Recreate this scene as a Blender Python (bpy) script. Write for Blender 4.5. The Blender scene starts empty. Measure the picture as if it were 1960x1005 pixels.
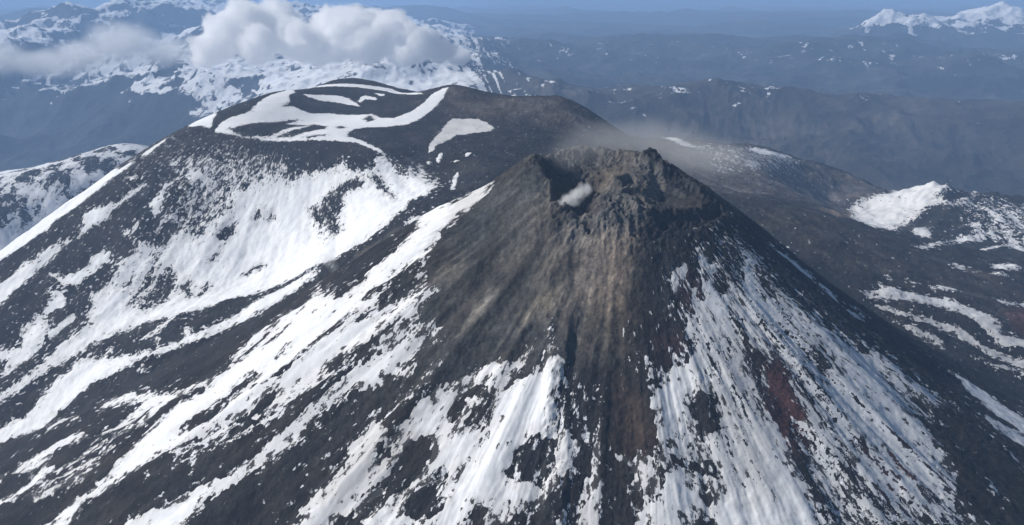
import bpy, math, random
import numpy as np
random.seed(7); np.random.seed(7)
scene = bpy.context.scene
# ---------------------------------------------------------------- camera, sky, sun, exposure
CAM_Z = 2100.0
cam_d = bpy.data.cameras.new('camera'); cam = bpy.data.objects.new('camera', cam_d)
scene.collection.objects.link(cam); scene.camera = cam
cam_d.sensor_width = 36.0; cam_d.lens = 36.0 * 1700 / 1960
cam_d.clip_start = 5.0; cam_d.clip_end = 400000.0
cam.location = (0, 0, CAM_Z); cam.rotation_euler = (math.radians(90) - math.atan(507.5 / 1700), 0, 0)

SUN_ELEV = math.radians(36); SUN_AZ = math.radians(-84)        # azimuth from +Y (view direction) towards +X
world = bpy.data.worlds.new('World'); scene.world = world; world.use_nodes = True
wn = world.node_tree.nodes; wl = world.node_tree.links
bg = wn.get('Background'); sky = wn.new('ShaderNodeTexSky'); sky.sky_type = 'NISHITA'; sky.sun_disc = False
sky.sun_elevation = SUN_ELEV; sky.sun_rotation = SUN_AZ; sky.altitude = 3000
wl.new(sky.outputs[0], bg.inputs[0]); bg.inputs[1].default_value = 0.07
sd = bpy.data.lights.new('sun', 'SUN'); sun = bpy.data.objects.new('sun', sd); scene.collection.objects.link(sun)
sd.energy = 5.0; sd.angle = math.radians(0.5); sd.color = (1.0, 0.96, 0.90)
sun.rotation_euler = (math.radians(90) - SUN_ELEV, 0, math.pi - SUN_AZ)
scene.view_settings.view_transform = 'Standard'; scene.view_settings.look = 'None'
scene.view_settings.exposure = 0.04; scene.view_settings.gamma = 1.0
scene.cycles.volume_bounces = 24; scene.cycles.max_bounces = 24
scene.cycles.use_denoising = True
# surveyed spot heights: x, y, z in metres
COUNTRY = [(-670.3,2000,1810.4),(-577.5,1960,1801.2),(-432.6,1930,1800),(-328.5,1920,1800.5),(-269.9,1860,1783.3),(-737.4,2060,1816.2),(-708.8,2250,1835.9),(-655.6,2400,1850.1),(-565.6,2500,1855.4),(-506.1,2650,1863.4),(-364.3,2620,1855.7),(-245,2480,1843.2),(-461.4,2330,1839.9),(-467.6,2220,1817.5),(-357.5,2180,1815),(-519.9,2110,1811.8),(-247.6,2110,1811.8),(-171.1,2260,1847.7),(-145.8,2330,1881.4),(-61,2330,1854.7),(27.3,2350,1848.5),(136.8,2350,1844.5),(190.4,2330,1821.1),(250.7,2270,1778),(-98.6,2100,1810.7),(-168.7,1900,1782.2),(-260.5,2010,1797.1),(-216.2,1870,1776),(-159.1,1780,1759.5),(-127.2,1700,1749.1),(-56.2,1900,1787.8),(24.1,2050,1805.6),(-20.9,1760,1774),(99.5,2120,1807.9),(-601.7,1915,1768.2),(-422,1870,1764.8),(-300.3,1800,1755.7),(-720.8,1930,1765.6),(-756.2,1860,1721.7),(-581.9,1830,1705.5),(-406.5,1780,1705.4),(-263,1680,1717.2),(-841.6,1780,1650.3),(-610.3,1730,1641.2),(-434.3,1700,1649.2),(-313.4,1610,1673),(-915.8,1690,1576.5),(-684.9,1630,1574),(-499.7,1620,1587.7),(-854,1970,1746.9),(-1010,1900,1643.6),(-1102.6,1840,1577.1),(-1240,1760,1474.4),(-173.4,1600,1735.4),(-225.9,1550,1698.7),(-313.1,1500,1651.7),(-405.5,1490,1614.3),(-506.1,1480,1588.5),(-618.6,1450,1550.8),(-693.2,1400,1508.2),(-842.7,1330,1445),(-973.4,1250,1384.6),(535.5,1850,1667.1),(700.2,2000,1624.5),(854.8,1950,1576.7),(1015.2,1900,1529.7),(1120.4,1850,1503),(1256.9,1800,1460.2),(650.9,1720,1622.1),(763.3,1600,1568),(856.6,1480,1524.6),(872.5,1400,1498.6),(749.6,1350,1501.4),(822.6,1270,1465.5),(956.2,1250,1430.5),(309.2,2500,1723.3),(509.1,2700,1689.9),(658.5,2650,1659.8),(909.1,2950,1592.4),(1240.6,3250,1466.6),(1471.7,3350,1340.8),(508.4,2300,1639.2),(648.3,2300,1607),(868.1,2400,1541.3),(1339.6,2750,1483.6),(1267.3,2770,1468.9),(1210.5,2790,1454),(1638.9,3300,1276.5),(1896.8,3400,1236.7),(2085.2,3400,1219.7),(1472.4,3250,1319.3),(1118.7,2560,1442),(1078.5,2790,1431.5),(1079.8,2660,1432.9),(1440.7,2780,1456.3),(1541.8,2800,1465.5),(1681.7,2850,1448.9),(1924.3,2900,1417.7),(1353,2570,1466.7),(1259.4,2640,1469.1),(1192.2,2450,1450.3),(1461.8,2450,1442.5),(1212.7,2150,1468.5),(-1441.8,3300,1575.4),(-1659.7,3250,1517.5),(-1870.8,3200,1474.4),(-1439.1,2900,1510.2),(-1571.5,2650,1447),(-1525.7,2750,1456.4),(-2111.7,3200,1410.2),(-1724.4,2500,1405.4),(-3629.8,6248,1017.5),(-3184.9,6958,1141.4),(-3466.9,6674,1043),(-2296.1,6532,1238.3),(-4111.2,6106,932.1),(-4461.6,7810,1205.7),(-3930.3,7952,1258.2),(-3608.7,8520,1261.6),(-4685.8,9798,1369.7),(-5374.9,9940,1415.1),(-4624.8,11786,1746.8),(-5918.6,12212,1626.3),(-6782.1,12070,1403.7),(-3952.4,10792,1549.7),(-3152.2,9798,1468.9),(-2331.6,9230,1526.2),(-1615.2,8520,1551.3),(-1891.2,7100,1450),(-1387.4,6674,1553.5),(-2254.6,6674,1355),(-981.5,8520,1474.6),(-300.6,6500,1541.9),(-1777.6,11076,1473.4),(-2862.3,11644,1545.1),(-6900.1,10650,1485.6),(-5390.1,7810,1115.2),(-83.1,7200,1522.6),(391.7,8500,1476),(782.8,7500,1379.1),(137.6,12000,1407.8),(1037.9,6600,1363.3),(1291.9,6000,1447.6),(1815.7,6000,1447.6),(2599.1,6200,1415.1),(3702.7,6500,1419.4),(4425.7,6500,1393.2),(1244.9,5000,1233.7),(1430.1,4600,1164.5),(2156.3,4700,1201.1),(2744.4,4700,1201.1),(854.2,5400,1387.6),(2376.1,8200,1325.9),(3220.5,9000,1378.3),(3937.9,9500,1418.7),(4694.3,9000,1250.4),(6151,9500,1284.3),(1664.9,9000,1327.2),(6562.8,14000,1432.8),(5484.8,15500,1447.3),(3480.4,14500,1425.1),(2010,16000,1399.6),(8308.3,15000,1443.4),(227.8,20000,1390.4),(-2047.3,20000,1500.6),(-10035.1,18000,1540.7),(-5937.2,18000,1560.5),(10441.1,15000,1484.9),(-13102.8,18000,1560.5),(-1500,2300,1250),(-1250,2750,1300),(-700,3400,1280),(-300,3300,1420),(100,3100,1480),(300,3700,1350),(-900,2500,1560),(900,3900,1150),(1900,3700,1050),(2400,3000,1150),(1500,4000,1080),(130,1100,1480),(0,700,1250),(-300,500,1150),(400,600,1200),(-600,800,1300),(700,900,1250),(0,250,1050),(300,1450,1600),(150,1600,1660),(500,1500,1600),(-1500,1200,1250),(-2200,1800,1150),(1500,1000,1250),(2000,1600,1250),(-2500,3000,1200),(-24748.7,24748.7,1330),(-17500,30310.9,1330),(-9058.7,33807.4,1330),(0,35000,1330),(9058.7,33807.4,1330),(17500,30310.9,1330),(24748.7,24748.7,1330),(-42426.4,42426.4,1370),(-30000,51961.5,1370),(-15529.1,57955.5,1370),(0,60000,1370),(15529.1,57955.5,1370),(30000,51961.5,1370),(42426.4,42426.4,1370),(-70710.7,70710.7,1400),(-50000,86602.5,1400),(-25881.9,96592.6,1400),(0,100000,1400),(25881.9,96592.6,1400),(50000,86602.5,1400),(70710.7,70710.7,1400)]
CONEPTS = [(36.2,1110,1905.7),(77.4,1190,1903.1),(120.8,1200,1897.8),(164.3,1180,1897),(176.7,1145,1897.5),(207.3,1120,1877.7),(237.6,1100,1862.9),(251.3,1082,1856.1),(201.2,1042,1854.2),(231.6,1052,1853.8),(167.8,1028,1851.1),(134.4,1008,1846.6),(103.4,1003,1844.1),(46.5,1082,1883.2),(50.6,1052,1861.6),(43.7,1032,1850.8),(78.7,1042,1851),(75,1085,1856.1),(89.5,1104,1859.3),(89.6,1136,1871),(89.2,1152,1879.7),(59.7,1140,1886.1),(118.6,1174,1886.8),(108,1130,1873.6),(124.3,1062,1869.8),(121.4,1082,1886.5),(147.6,1100,1887),(206.4,1074,1863.9),(197.5,1058,1857.6),(185.1,1098,1876.7),(150.6,1070,1875.9),(308.9,1100,1822),(398.9,1100,1751.5),(518.9,1100,1665.6),(678.9,1100,1574.4),(898.9,1100,1466.6),(1188.9,1100,1338.2),(1638.9,1100,1176.2),(2438.9,1100,976.2),(296,1165.1,1830.8),(379.1,1199.5,1761.4),(490,1245.4,1675.6),(637.8,1306.6,1580.3),(841.1,1390.8,1468.8),(1109,1501.8,1340.4),(1524.8,1674,1178.4),(2263.9,1980.2,978.4),(259.1,1220.2,1843.1),(322.8,1283.8,1775.3),(407.6,1368.7,1689.7),(520.8,1481.8,1588.9),(676.3,1637.4,1472.3),(881.4,1842.5,1343.9),(1199.6,2160.7,1181.9),(1765.3,2726.3,981.9),(204,1257.1,1849.1),(238.4,1340.2,1782.5),(284.4,1451.1,1696.9),(345.6,1598.9,1592.1),(429.8,1802.1,1471.7),(540.8,2070.1,1343.3),(713,2485.8,1181.3),(1019.1,3224.9,981.3),(138.9,1270,1851.1),(138.9,1360,1784.5),(138.9,1480,1698.9),(138.9,1640,1594.1),(138.9,1860,1473.7),(138.9,2150,1345.3),(138.9,2600,1183.3),(138.9,3400,983.3),(73.9,1257.1,1855),(39.4,1340.2,1791.8),(-6.5,1451.1,1707.5),(-67.7,1598.9,1603.2),(-151.9,1802.1,1482.1),(-262.9,2070.1,1353.2),(-435.1,2485.8,1191.2),(-741.2,3224.9,991.2),(18.7,1220.2,1862.5),(-44.9,1283.8,1806.3),(-129.8,1368.7,1724.5),(-242.9,1481.8,1621.4),(-398.5,1637.4,1498.7),(-603.5,1842.5,1368.9),(-921.7,2160.7,1206.9),(-1487.4,2726.3,1006.9),(-18.1,1165.1,1868.1),(-101.3,1199.5,1818.7),(-212.1,1245.4,1739.5),(-360,1306.6,1637.5),(-563.2,1390.8,1513.3),(-831.1,1501.8,1382.5),(-1246.9,1674,1220.5),(-1986,1980.2,1020.5),(-31.1,1100,1861.7),(-121.1,1100,1812.3),(-241.1,1100,1733.1),(-401.1,1100,1631.1),(-621.1,1100,1506.9),(-911.1,1100,1376.1),(-1361.1,1100,1214.1),(-2161.1,1100,1014.1),(-18.1,1034.9,1832),(-101.3,1000.5,1775.7),(-212.1,954.6,1693.9),(-360,893.4,1590.8),(-563.2,809.2,1468.1),(-831.1,698.2,1338.3),(-1246.9,526,1176.3),(-1986,219.8,976.3),(18.7,979.8,1796.7),(-44.9,916.2,1730.1),(-129.8,831.3,1644.5),(-242.9,718.2,1539.7),(-398.5,562.6,1419.3),(-603.5,357.5,1290.9),(-921.7,39.3,1128.9),(-1487.4,-526.3,928.9),(73.9,942.9,1784.7),(39.4,859.8,1718.1),(-6.5,748.9,1632.5),(-67.7,601.1,1527.7),(-151.9,397.9,1407.3),(-262.9,129.9,1278.9),(-435.1,-285.8,1116.9),(-741.2,-1024.9,916.9),(138.9,930,1776.7),(138.9,840,1710.1),(138.9,720,1624.5),(138.9,560,1519.7),(138.9,340,1399.3),(138.9,50,1270.9),(138.9,-400,1108.9),(138.9,-1200,908.9),(204,942.9,1778.7),(238.4,859.8,1712.1),(284.4,748.9,1626.5),(345.6,601.1,1521.7),(429.8,397.9,1401.3),(540.8,129.9,1272.9),(713,-285.8,1110.9),(1019.1,-1024.9,910.9),(259.1,979.8,1789),(322.8,916.2,1721),(407.6,831.3,1635.3),(520.8,718.2,1535.3),(676.3,562.6,1419.3),(881.4,357.5,1290.9),(1199.6,39.3,1128.9),(1765.3,-526.3,928.9),(296,1034.9,1808.3),(379.1,1000.5,1738.6),(490,954.6,1652.8),(637.8,893.4,1558.8),(841.1,809.2,1448.5),(1109,698.2,1320.1),(1524.8,526,1158.1),(2263.9,219.8,958.1)]
PEAKS = [(5421,13500,400,560),(7563,14200,380,900)]   # far white peaks: x, y, height, width
# ridge lines of the far country: side slope, spur height, crest points
RIDGES = [(0.42,90,[(201,86,1041),(2524,87,1244),(2984,89,1336),(3426,9,1399),(373,9,146),(4057,89,1396),(4433,88,1294),(4958,87,1174)]),(0.45,70,[(368,63,1324),(734,63,1408),(1155,62,1415),(1587,62,1433),(1989,61,143),(2527,62,1412),(3005,63,1422),(3422,64,1434),(3856,65,1408)]),(0.3,120,[(1438,125,1239),(2384,13,1379),(3344,133,1481),(4016,13,1452),(501,133,154),(5711,128,1462),(6536,13,1509),(7398,128,1447)]),(0.34,90,[(-418,72,1379),(-84,73,1506),(173,75,1549),(394,76,1568),(649,75,1499),(888,73,1411),(1173,72,1317)]),(0.28,140,[(-128,16,1373),(-188,165,1496),(913,16,1444),(213,17,1516),(3586,175,1518),(4979,175,1537),(6195,17,1516)])]
HILLTOP = (1337,2750,1532,2800)
CLOUD_A = [(-1678.63,5100,1834.25,141.12,0.8),(-1600.03,5200,1909.77,157.59,0.85),(-1491.62,5250,1957.07,159.11,0.9),(-1400.14,5100,1848.44,174.72,0.7),(-1324.05,5300,1970.24,139.67,0.9),(-1234.51,5150,1883.13,169.65,0.8),(-1119.32,5150,1845.98,162.86,0.7),(-1044.64,5250,1948.42,138.35,0.9),(-933.35,5200,1909.77,157.59,0.85),(-820.39,5250,1957.07,145.27,0.9),(-711.12,5200,1909.77,150.74,0.85),(-817.15,5100,1839.93,154.56,0.7),(-602.56,5150,1883.13,142.5,0.85),(-496.13,5100,1839.93,134.4,0.8),(-393.08,5080,1812.62,113.79,0.75),(-295.82,5050,1780.41,79.85,0.7),(-984.46,5050,1808.68,119.77,0.6),(-1590.86,5350,2012.89,91.64,0.9),(-1404.88,5400,2038.54,85.38,0.9),(-608.55,5050,1794.56,113.12,0.6)]
CLOUD_B = [(-2530.9,5900,1808.98,321.72,0.6),(-2729.15,5800,1749.19,281.13,0.5),(-2951.03,5700,1707.26,276.28,0.45),(-2266.5,5900,1759.64,250.23,0.5),(-3240.8,5700,1739.27,276.28,0.5)]
STEAM = [(59.09,1044,1861.48,8.22,0.8),(65.66,1050,1865.28,9.54,1),(73.45,1054,1867.62,9.58,1.1),(81.43,1060,1870.2,9.63,1.1),(89.41,1066,1875.41,10.33,1),(75.84,1050,1861.4,8.91,0.7)]
PLUME = [(70.34,1130,1904.23,34.23,0.6),(100.2,1170,1912.62,49.62,0.6),(142.69,1210,1913.37,62.32,0.5),(193.16,1260,1905.66,68.71,0.5),(255.59,1330,1881.46,76.55,0.45),(328.58,1420,1849.74,81.73,0.4)]
WISP = [(-317.85,1480,1660.55,12.55,1),(-307.5,1470,1649.36,10.69,1.2),(-326.74,1490,1667.1,10.83,0.8)]
# snow map: surface, cover (-1 bare .. 1 full), soft edge, name, outline in metres
SNOW = [
('G',-0.62,30,None,[(-853.9,1969.9),(-734.3,2050.5),(-667.8,1999.5),(-552.9,1953.5),(-315.6,1909.3),(-269.3,1855.5),(-191.5,1785.8),(-118.6,1647.2),(-310.3,1484.5),(-501.2,1464.2),(-685.4,1381.8),(-835.5,1316.1),(-885.2,1309.3),(-1572.0,2454.7),(-1534.1,2564.5)]),
('G',-0.97,6,None,[(-552.1,1950.0),(-480.1,1937.4),(-327.5,1914.0),(-269.1,1853.3),(-285.6,1837.3),(-287.7,1803.1),(-312.6,1810.2),(-339.0,1826.1),(-373.4,1847.4),(-418.3,1848.8),(-456.1,1841.3),(-477.2,1894.0)]),
('G',-0.4,25,None,[(-1387.0,3306.6),(-729.4,1997.4),(-573.7,1943.9),(-518.7,1902.2),(-484.0,1841.4),(-547.4,1825.0),(-621.1,1855.1),(-688.4,1818.1),(-763.7,1848.0),(-825.8,1928.2)]),
('G',0.02,12,None,[(-708.5,1927.7),(-640.3,1932.2),(-542.4,1906.2),(-475.9,1887.3),(-461.9,1842.5),(-505.6,1837.8),(-546.9,1822.6),(-567.1,1791.3),(-572.6,1747.9),(-612.0,1736.1),(-666.0,1739.6),(-694.7,1764.7),(-693.9,1818.2),(-702.9,1869.4)]),
('G',0.8,7,None,[(-744.2,1723.4),(-750.0,1695.8),(-764.8,1683.7),(-784.2,1685.0),(-770.2,1663.3),(-775.2,1639.8),(-778.6,1621.5),(-810.3,1611.0),(-789.4,1584.1),(-789.2,1563.7),(-773.9,1515.3),(-789.2,1501.1),(-804.9,1481.9),(-812.7,1457.0),(-825.4,1423.7),(-849.2,1396.1),(-867.0,1376.7),(-893.2,1357.0),(-881.4,1335.0),(-856.6,1356.7),(-839.9,1368.5),(-808.6,1408.1),(-773.0,1432.4),(-737.6,1459.7),(-699.5,1483.9),(-631.1,1482.4),(-589.7,1474.5),(-533.9,1478.1),(-491.7,1494.2),(-446.9,1503.3),(-400.4,1508.1),(-355.8,1523.0),(-317.2,1521.9),(-282.5,1543.4),(-237.1,1562.8),(-217.5,1576.2),(-211.6,1592.6),(-195.0,1592.3),(-195.5,1625.0),(-177.4,1640.8),(-162.7,1642.4),(-150.0,1667.7),(-143.5,1713.5),(-153.1,1744.6),(-162.5,1719.2),(-175.3,1783.5),(-191.9,1835.1),(-193.8,1765.7),(-209.4,1825.9),(-212.2,1759.3),(-234.5,1789.1),(-255.4,1830.3),(-269.3,1855.5),(-285.2,1833.5),(-284.6,1804.1),(-311.7,1803.8),(-338.3,1821.5),(-355.0,1858.6),(-366.5,1839.5),(-394.5,1840.2),(-440.4,1847.1),(-459.7,1830.5),(-478.2,1840.2),(-506.1,1840.2),(-529.4,1844.8),(-559.0,1826.9),(-581.3,1827.5),(-575.0,1779.3),(-598.9,1767.4),(-613.6,1742.4),(-630.2,1725.2),(-673.2,1745.9),(-690.0,1712.8),(-708.1,1703.1)]),
('G',0.99,8,None,[(-549.7,1740.8),(-488.7,1755.7),(-416.6,1718.2),(-382.8,1653.3),(-289.3,1585.3),(-264.7,1552.9),(-319.1,1532.4),(-396.8,1532.7),(-490.1,1519.9),(-542.8,1504.1),(-567.0,1644.2)]),
('G',0.99,6,None,[(-267.3,1839.0),(-233.3,1778.4),(-209.3,1658.8),(-227.6,1603.2),(-269.6,1585.4),(-307.3,1603.7),(-320.4,1702.9),(-293.6,1751.1),(-240.6,1706.9),(-254.8,1762.8)]),
('G',0.05,8,None,[(-405.1,1759.9),(-379.1,1779.9),(-348.0,1790.9),(-298.1,1783.8),(-294.8,1759.4),(-331.6,1754.8),(-335.7,1713.0),(-323.2,1637.6),(-351.2,1623.1),(-383.6,1684.8)]),
('G',-0.9,3,None,[(-404.3,1755.5),(-396.6,1749.0),(-373.6,1704.7),(-376.9,1699.5),(-390.9,1718.2)]),
('G',-0.9,3,None,[(-378.0,1741.6),(-364.4,1725.1),(-344.2,1681.5),(-329.0,1635.6),(-337.6,1637.8),(-354.3,1679.5),(-369.3,1716.6)]),
('G',-0.9,3,None,[(-375.9,1767.8),(-348.3,1758.2),(-337.9,1726.4),(-353.5,1724.2),(-366.8,1739.4)]),
('G',-0.9,3,None,[(-358.3,1779.9),(-339.3,1784.0),(-317.1,1780.9),(-298.9,1765.8),(-305.5,1759.5),(-334.7,1767.8),(-347.4,1766.0)]),
('G',-0.9,3,None,[(-284.4,1777.9),(-278.9,1784.6),(-271.8,1779.5),(-255.7,1744.3),(-242.0,1709.9),(-251.5,1719.1),(-270.8,1755.2)]),
('G',-0.9,3,None,[(-241.2,1711.6),(-232.6,1699.8),(-221.5,1658.7),(-228.5,1675.2)]),
('G',-0.9,3,None,[(-516.5,1633.8),(-511.2,1645.4),(-497.1,1651.0),(-478.0,1644.9),(-478.8,1639.5),(-497.2,1643.0),(-507.9,1632.0)]),
('G',-0.9,3,None,[(-593.9,1727.4),(-584.8,1745.7),(-563.4,1753.7),(-562.8,1729.5),(-575.4,1716.6),(-592.7,1722.7)]),
('G',-0.9,3,None,[(-524.3,1760.8),(-525.0,1783.5),(-516.3,1783.3),(-519.9,1760.2)]),
('G',-0.9,3,None,[(-496.3,1771.4),(-489.5,1770.0),(-486.4,1755.2),(-491.0,1756.2)]),
('G',-0.9,3,None,[(-588.6,1567.3),(-581.0,1615.5),(-574.1,1602.7),(-580.9,1564.6)]),
('G',-0.9,3,None,[(-631.6,1606.7),(-621.0,1627.5),(-599.2,1566.4),(-614.9,1586.5)]),
('G',-0.9,3,None,[(-596.8,1671.1),(-580.2,1694.4),(-576.6,1696.7),(-587.1,1673.2)]),
('G',-0.55,5,None,[(-708.8,1691.8),(-700.2,1684.2),(-699.6,1656.2),(-693.5,1628.3),(-710.0,1603.0),(-706.3,1563.2),(-717.5,1569.0),(-718.3,1587.0),(-710.1,1626.2),(-709.4,1654.7)]),
('G',-0.35,6,None,[(-687.1,1636.6),(-679.7,1671.9),(-657.8,1657.8),(-639.6,1615.7),(-639.0,1598.7),(-653.9,1542.5),(-686.8,1551.0),(-703.5,1579.7),(-690.8,1602.8)]),
('G',-0.5,4,None,[(-753.3,1622.0),(-736.9,1647.7),(-730.3,1649.4),(-735.4,1628.9),(-742.9,1610.2)]),
('G',0.85,5,None,[(-898.9,1558.8),(-893.4,1579.8),(-874.3,1570.8),(-850.6,1522.6),(-854.7,1510.3),(-846.6,1488.5),(-854.3,1464.2),(-872.6,1443.0),(-881.9,1424.0),(-891.4,1431.4),(-892.5,1454.3),(-910.1,1483.9),(-907.7,1498.6),(-890.3,1494.7),(-899.8,1533.0),(-916.5,1549.4)]),
('G',0.75,4,None,[(-817.5,1571.8),(-814.6,1548.5),(-828.8,1524.6),(-831.0,1507.5),(-843.8,1507.8),(-848.7,1524.9),(-840.8,1540.5),(-832.8,1556.2)]),
('G',0.8,4,None,[(-948.8,1498.8),(-915.4,1500.3),(-906.6,1476.7),(-930.6,1463.4)]),
('G',0.9,3,None,[(-848.3,1974.5),(-882.4,1963.1),(-1399.1,2924.2),(-1425.4,2861.7),(-1465.4,2795.6),(-1503.3,2697.9),(-1539.6,2577.3),(-1585.5,2484.4),(-1130.3,1761.3),(-1065.2,1772.3),(-1029.5,1794.3),(-983.7,1821.2),(-978.3,1850.4),(-934.8,1870.8),(-888.3,1918.1),(-844.4,1952.0)]),
('G',0.7,3,None,[(-1390.3,3187.0),(-1382.4,3161.9),(-1397.9,3032.4),(-1415.3,2976.1),(-1413.9,3029.1),(-1399.5,3126.9)]),
('G',0.6,3,None,[(-1399.4,3339.4),(-1386.4,3281.3),(-1384.4,3228.8),(-1397.5,3276.2)]),
('G',0.7,3,None,[(-787.4,2030.9),(-787.9,2008.2),(-808.2,1979.2),(-824.3,1963.4),(-833.3,1980.5),(-813.9,2011.2)]),
('G',0.95,3,None,[(-902.6,1830.4),(-873.9,1827.7),(-837.0,1817.4),(-850.0,1794.0),(-879.6,1777.4),(-893.0,1768.7),(-891.3,1793.1),(-902.8,1816.6)]),
('G',0.8,3,None,[(-782.2,1866.6),(-783.2,1855.9),(-810.4,1835.4),(-836.1,1814.7),(-869.3,1824.8),(-836.0,1827.2),(-809.5,1849.4)]),
('G',0.55,3,None,[(-915.3,1768.7),(-936.0,1764.7),(-970.3,1753.4),(-969.9,1734.9),(-1003.7,1740.7),(-1006.3,1722.7),(-1024.1,1691.0),(-1056.5,1668.7),(-1023.7,1605.4),(-998.0,1637.7),(-983.5,1662.6),(-964.0,1690.1),(-957.2,1711.2),(-934.6,1722.0),(-922.7,1746.0),(-902.7,1765.2)]),
('G',0.95,3,None,[(-1021.7,1686.3),(-993.2,1694.9),(-966.3,1707.1),(-956.0,1708.4),(-981.9,1666.1),(-998.0,1637.7),(-1021.6,1621.8),(-1045.6,1668.8)]),
('G',0.9,3,None,[(-758.2,1812.9),(-744.1,1828.1),(-729.0,1822.1),(-730.0,1796.0),(-735.4,1778.0),(-746.1,1791.7)]),
('G',0.6,3,None,[(-730.7,1857.5),(-730.5,1841.9),(-734.3,1824.8),(-740.3,1830.2),(-737.9,1855.3)]),
('G',0.9,3,None,[(-843.2,1710.1),(-823.8,1715.7),(-806.0,1713.7),(-797.7,1690.4),(-817.6,1684.3),(-819.8,1670.5),(-823.0,1665.0),(-840.7,1662.1),(-838.6,1643.4),(-877.6,1649.5),(-891.9,1666.2),(-921.6,1691.1),(-893.6,1675.2),(-868.8,1679.7),(-844.1,1684.3),(-839.5,1691.7)]),
('G',0.9,3,None,[(-903.1,1640.8),(-871.8,1630.8),(-853.6,1612.2),(-848.6,1590.7),(-866.5,1587.6),(-876.5,1580.4),(-891.1,1585.8),(-882.6,1600.9),(-889.5,1621.5)]),
('G',0.5,3,None,[(-694.4,1782.3),(-696.4,1770.6),(-714.2,1757.9),(-717.1,1732.1),(-725.5,1731.7),(-721.9,1758.5),(-710.3,1773.8)]),
('G',0.6,3,None,[(-770.9,1773.0),(-761.7,1771.7),(-767.3,1748.7),(-772.5,1738.1),(-774.2,1759.9)]),
('G',0.8,3,None,[(-792.1,1758.1),(-780.6,1756.3),(-782.0,1747.4),(-792.0,1751.3)]),
('G',0.7,3,None,[(-840.8,1904.3),(-792.0,1882.3),(-782.1,1887.0),(-797.3,1880.9),(-819.2,1883.8)]),
('G',0.7,3,None,[(-745.1,1915.0),(-723.9,1921.1),(-728.4,1909.2),(-739.4,1907.7)]),
('G',0.55,3,None,[(-710.4,1895.1),(-698.1,1899.6),(-718.0,1863.4),(-723.9,1857.0)]),
('G',0.6,3,None,[(-689.7,1882.3),(-653.9,1874.3),(-645.0,1861.5),(-678.5,1862.0),(-698.0,1871.9)]),
('G',1,2,'crescent',[(-667.2,1997.2),(-669.3,2029.4),(-660.6,2069.7),(-634.5,2128.2),(-633.4,2217.6),(-627.6,2296.0),(-613.4,2347.2),(-588.7,2415.6),(-567.7,2355.5),(-577.5,2327.3),(-561.6,2274.1),(-561.7,2240.0),(-550.6,2247.6),(-521.3,2231.4),(-500.7,2224.6),(-458.8,2242.6),(-411.1,2231.5),(-377.2,2224.1),(-348.5,2223.9),(-318.8,2177.8),(-285.8,2169.3),(-269.2,2191.8),(-246.2,2218.2),(-224.1,2262.3),(-207.3,2302.1),(-175.1,2322.2),(-161.5,2322.2),(-169.4,2296.1),(-186.1,2248.6),(-205.6,2198.7),(-226.1,2144.3),(-247.6,2109.9),(-294.3,2088.4),(-341.7,2077.9),(-361.1,2048.7),(-366.0,1994.7),(-362.2,1952.6),(-330.0,1929.9),(-309.6,1907.2),(-277.3,1874.4),(-268.6,1857.9),(-285.0,1865.9),(-313.2,1893.3),(-338.9,1914.2),(-386.2,1925.9),(-480.9,1941.4),(-552.4,1951.7),(-563.0,1957.4),(-590.1,1963.6),(-630.3,1983.4)]),
('G',-1,2,None,[(-636.5,2006.3),(-612.3,2026.0),(-570.0,2068.4),(-529.4,2151.8),(-512.3,2159.1),(-535.3,2098.0),(-483.5,2112.4),(-517.5,2000.6),(-532.8,1966.8),(-591.0,1967.5),(-619.2,1985.9)]),
('G',-1,2,None,[(-481.4,2023.0),(-474.9,2130.5),(-436.6,2095.1),(-426.6,2028.2),(-456.5,1990.4),(-484.9,1960.1),(-520.1,1961.8),(-507.4,1982.5)]),
('G',-1,2,None,[(-413.1,2081.7),(-401.1,2102.5),(-384.9,2060.9),(-394.7,2035.8)]),
('G',-1,2,None,[(-460.6,1955.2),(-409.6,1960.4),(-408.3,1953.4),(-447.4,1946.8)]),
('G',-1,2,None,[(-361.5,2181.1),(-351.9,2211.7),(-332.6,2167.0),(-346.4,2149.2)]),
('G',-1,2,None,[(-574.2,2227.3),(-564.2,2251.0),(-562.4,2277.9),(-558.7,2237.9)]),
('G',-1,2,None,[(-641.3,2153.0),(-634.0,2181.3),(-629.9,2156.8)]),
('G',1,2,'comma',[(-145.0,2153.0),(-81.7,2147.1),(-55.8,2113.6),(-40.1,2070.6),(-48.2,2050.2),(-96.0,2040.0),(-125.5,2031.1),(-140.7,1989.3),(-160.8,1944.2),(-168.7,1899.9),(-179.5,1894.6),(-179.7,1937.0),(-176.9,2001.6),(-163.8,2064.0),(-155.1,2115.4)]),
('G',1,2,'backline',[(-559.5,2527.9),(-491.7,2496.9),(-404.9,2496.0),(-334.8,2509.4),(-226.1,2316.5),(-258.3,2339.9),(-340.9,2446.6),(-413.7,2460.0),(-470.5,2459.8),(-529.8,2469.7)]),
('G',1,2,'inner',[(-549.5,2352.8),(-495.8,2369.9),(-456.2,2378.1),(-428.1,2358.1),(-398.3,2316.5),(-388.1,2294.1),(-417.5,2310.2),(-460.7,2326.1),(-500.7,2324.7),(-529.4,2334.2)]),
('G',1,2,'hook',[(-400.9,2333.4),(-400.0,2371.8),(-388.3,2385.8),(-357.4,2363.1),(-350.9,2336.4),(-383.4,2352.9),(-392.7,2324.0)]),
('G',1,2,'chip',[(-371.5,2414.0),(-342.2,2403.9),(-336.4,2381.9),(-348.4,2378.0)]),
('G',0.9,3,'shoulder',[(-756.4,2078.7),(-746.8,2143.9),(-727.7,2193.2),(-703.8,2126.0),(-684.9,2033.2),(-687.6,2018.1),(-713.8,2044.3),(-739.7,2048.2)]),
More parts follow.
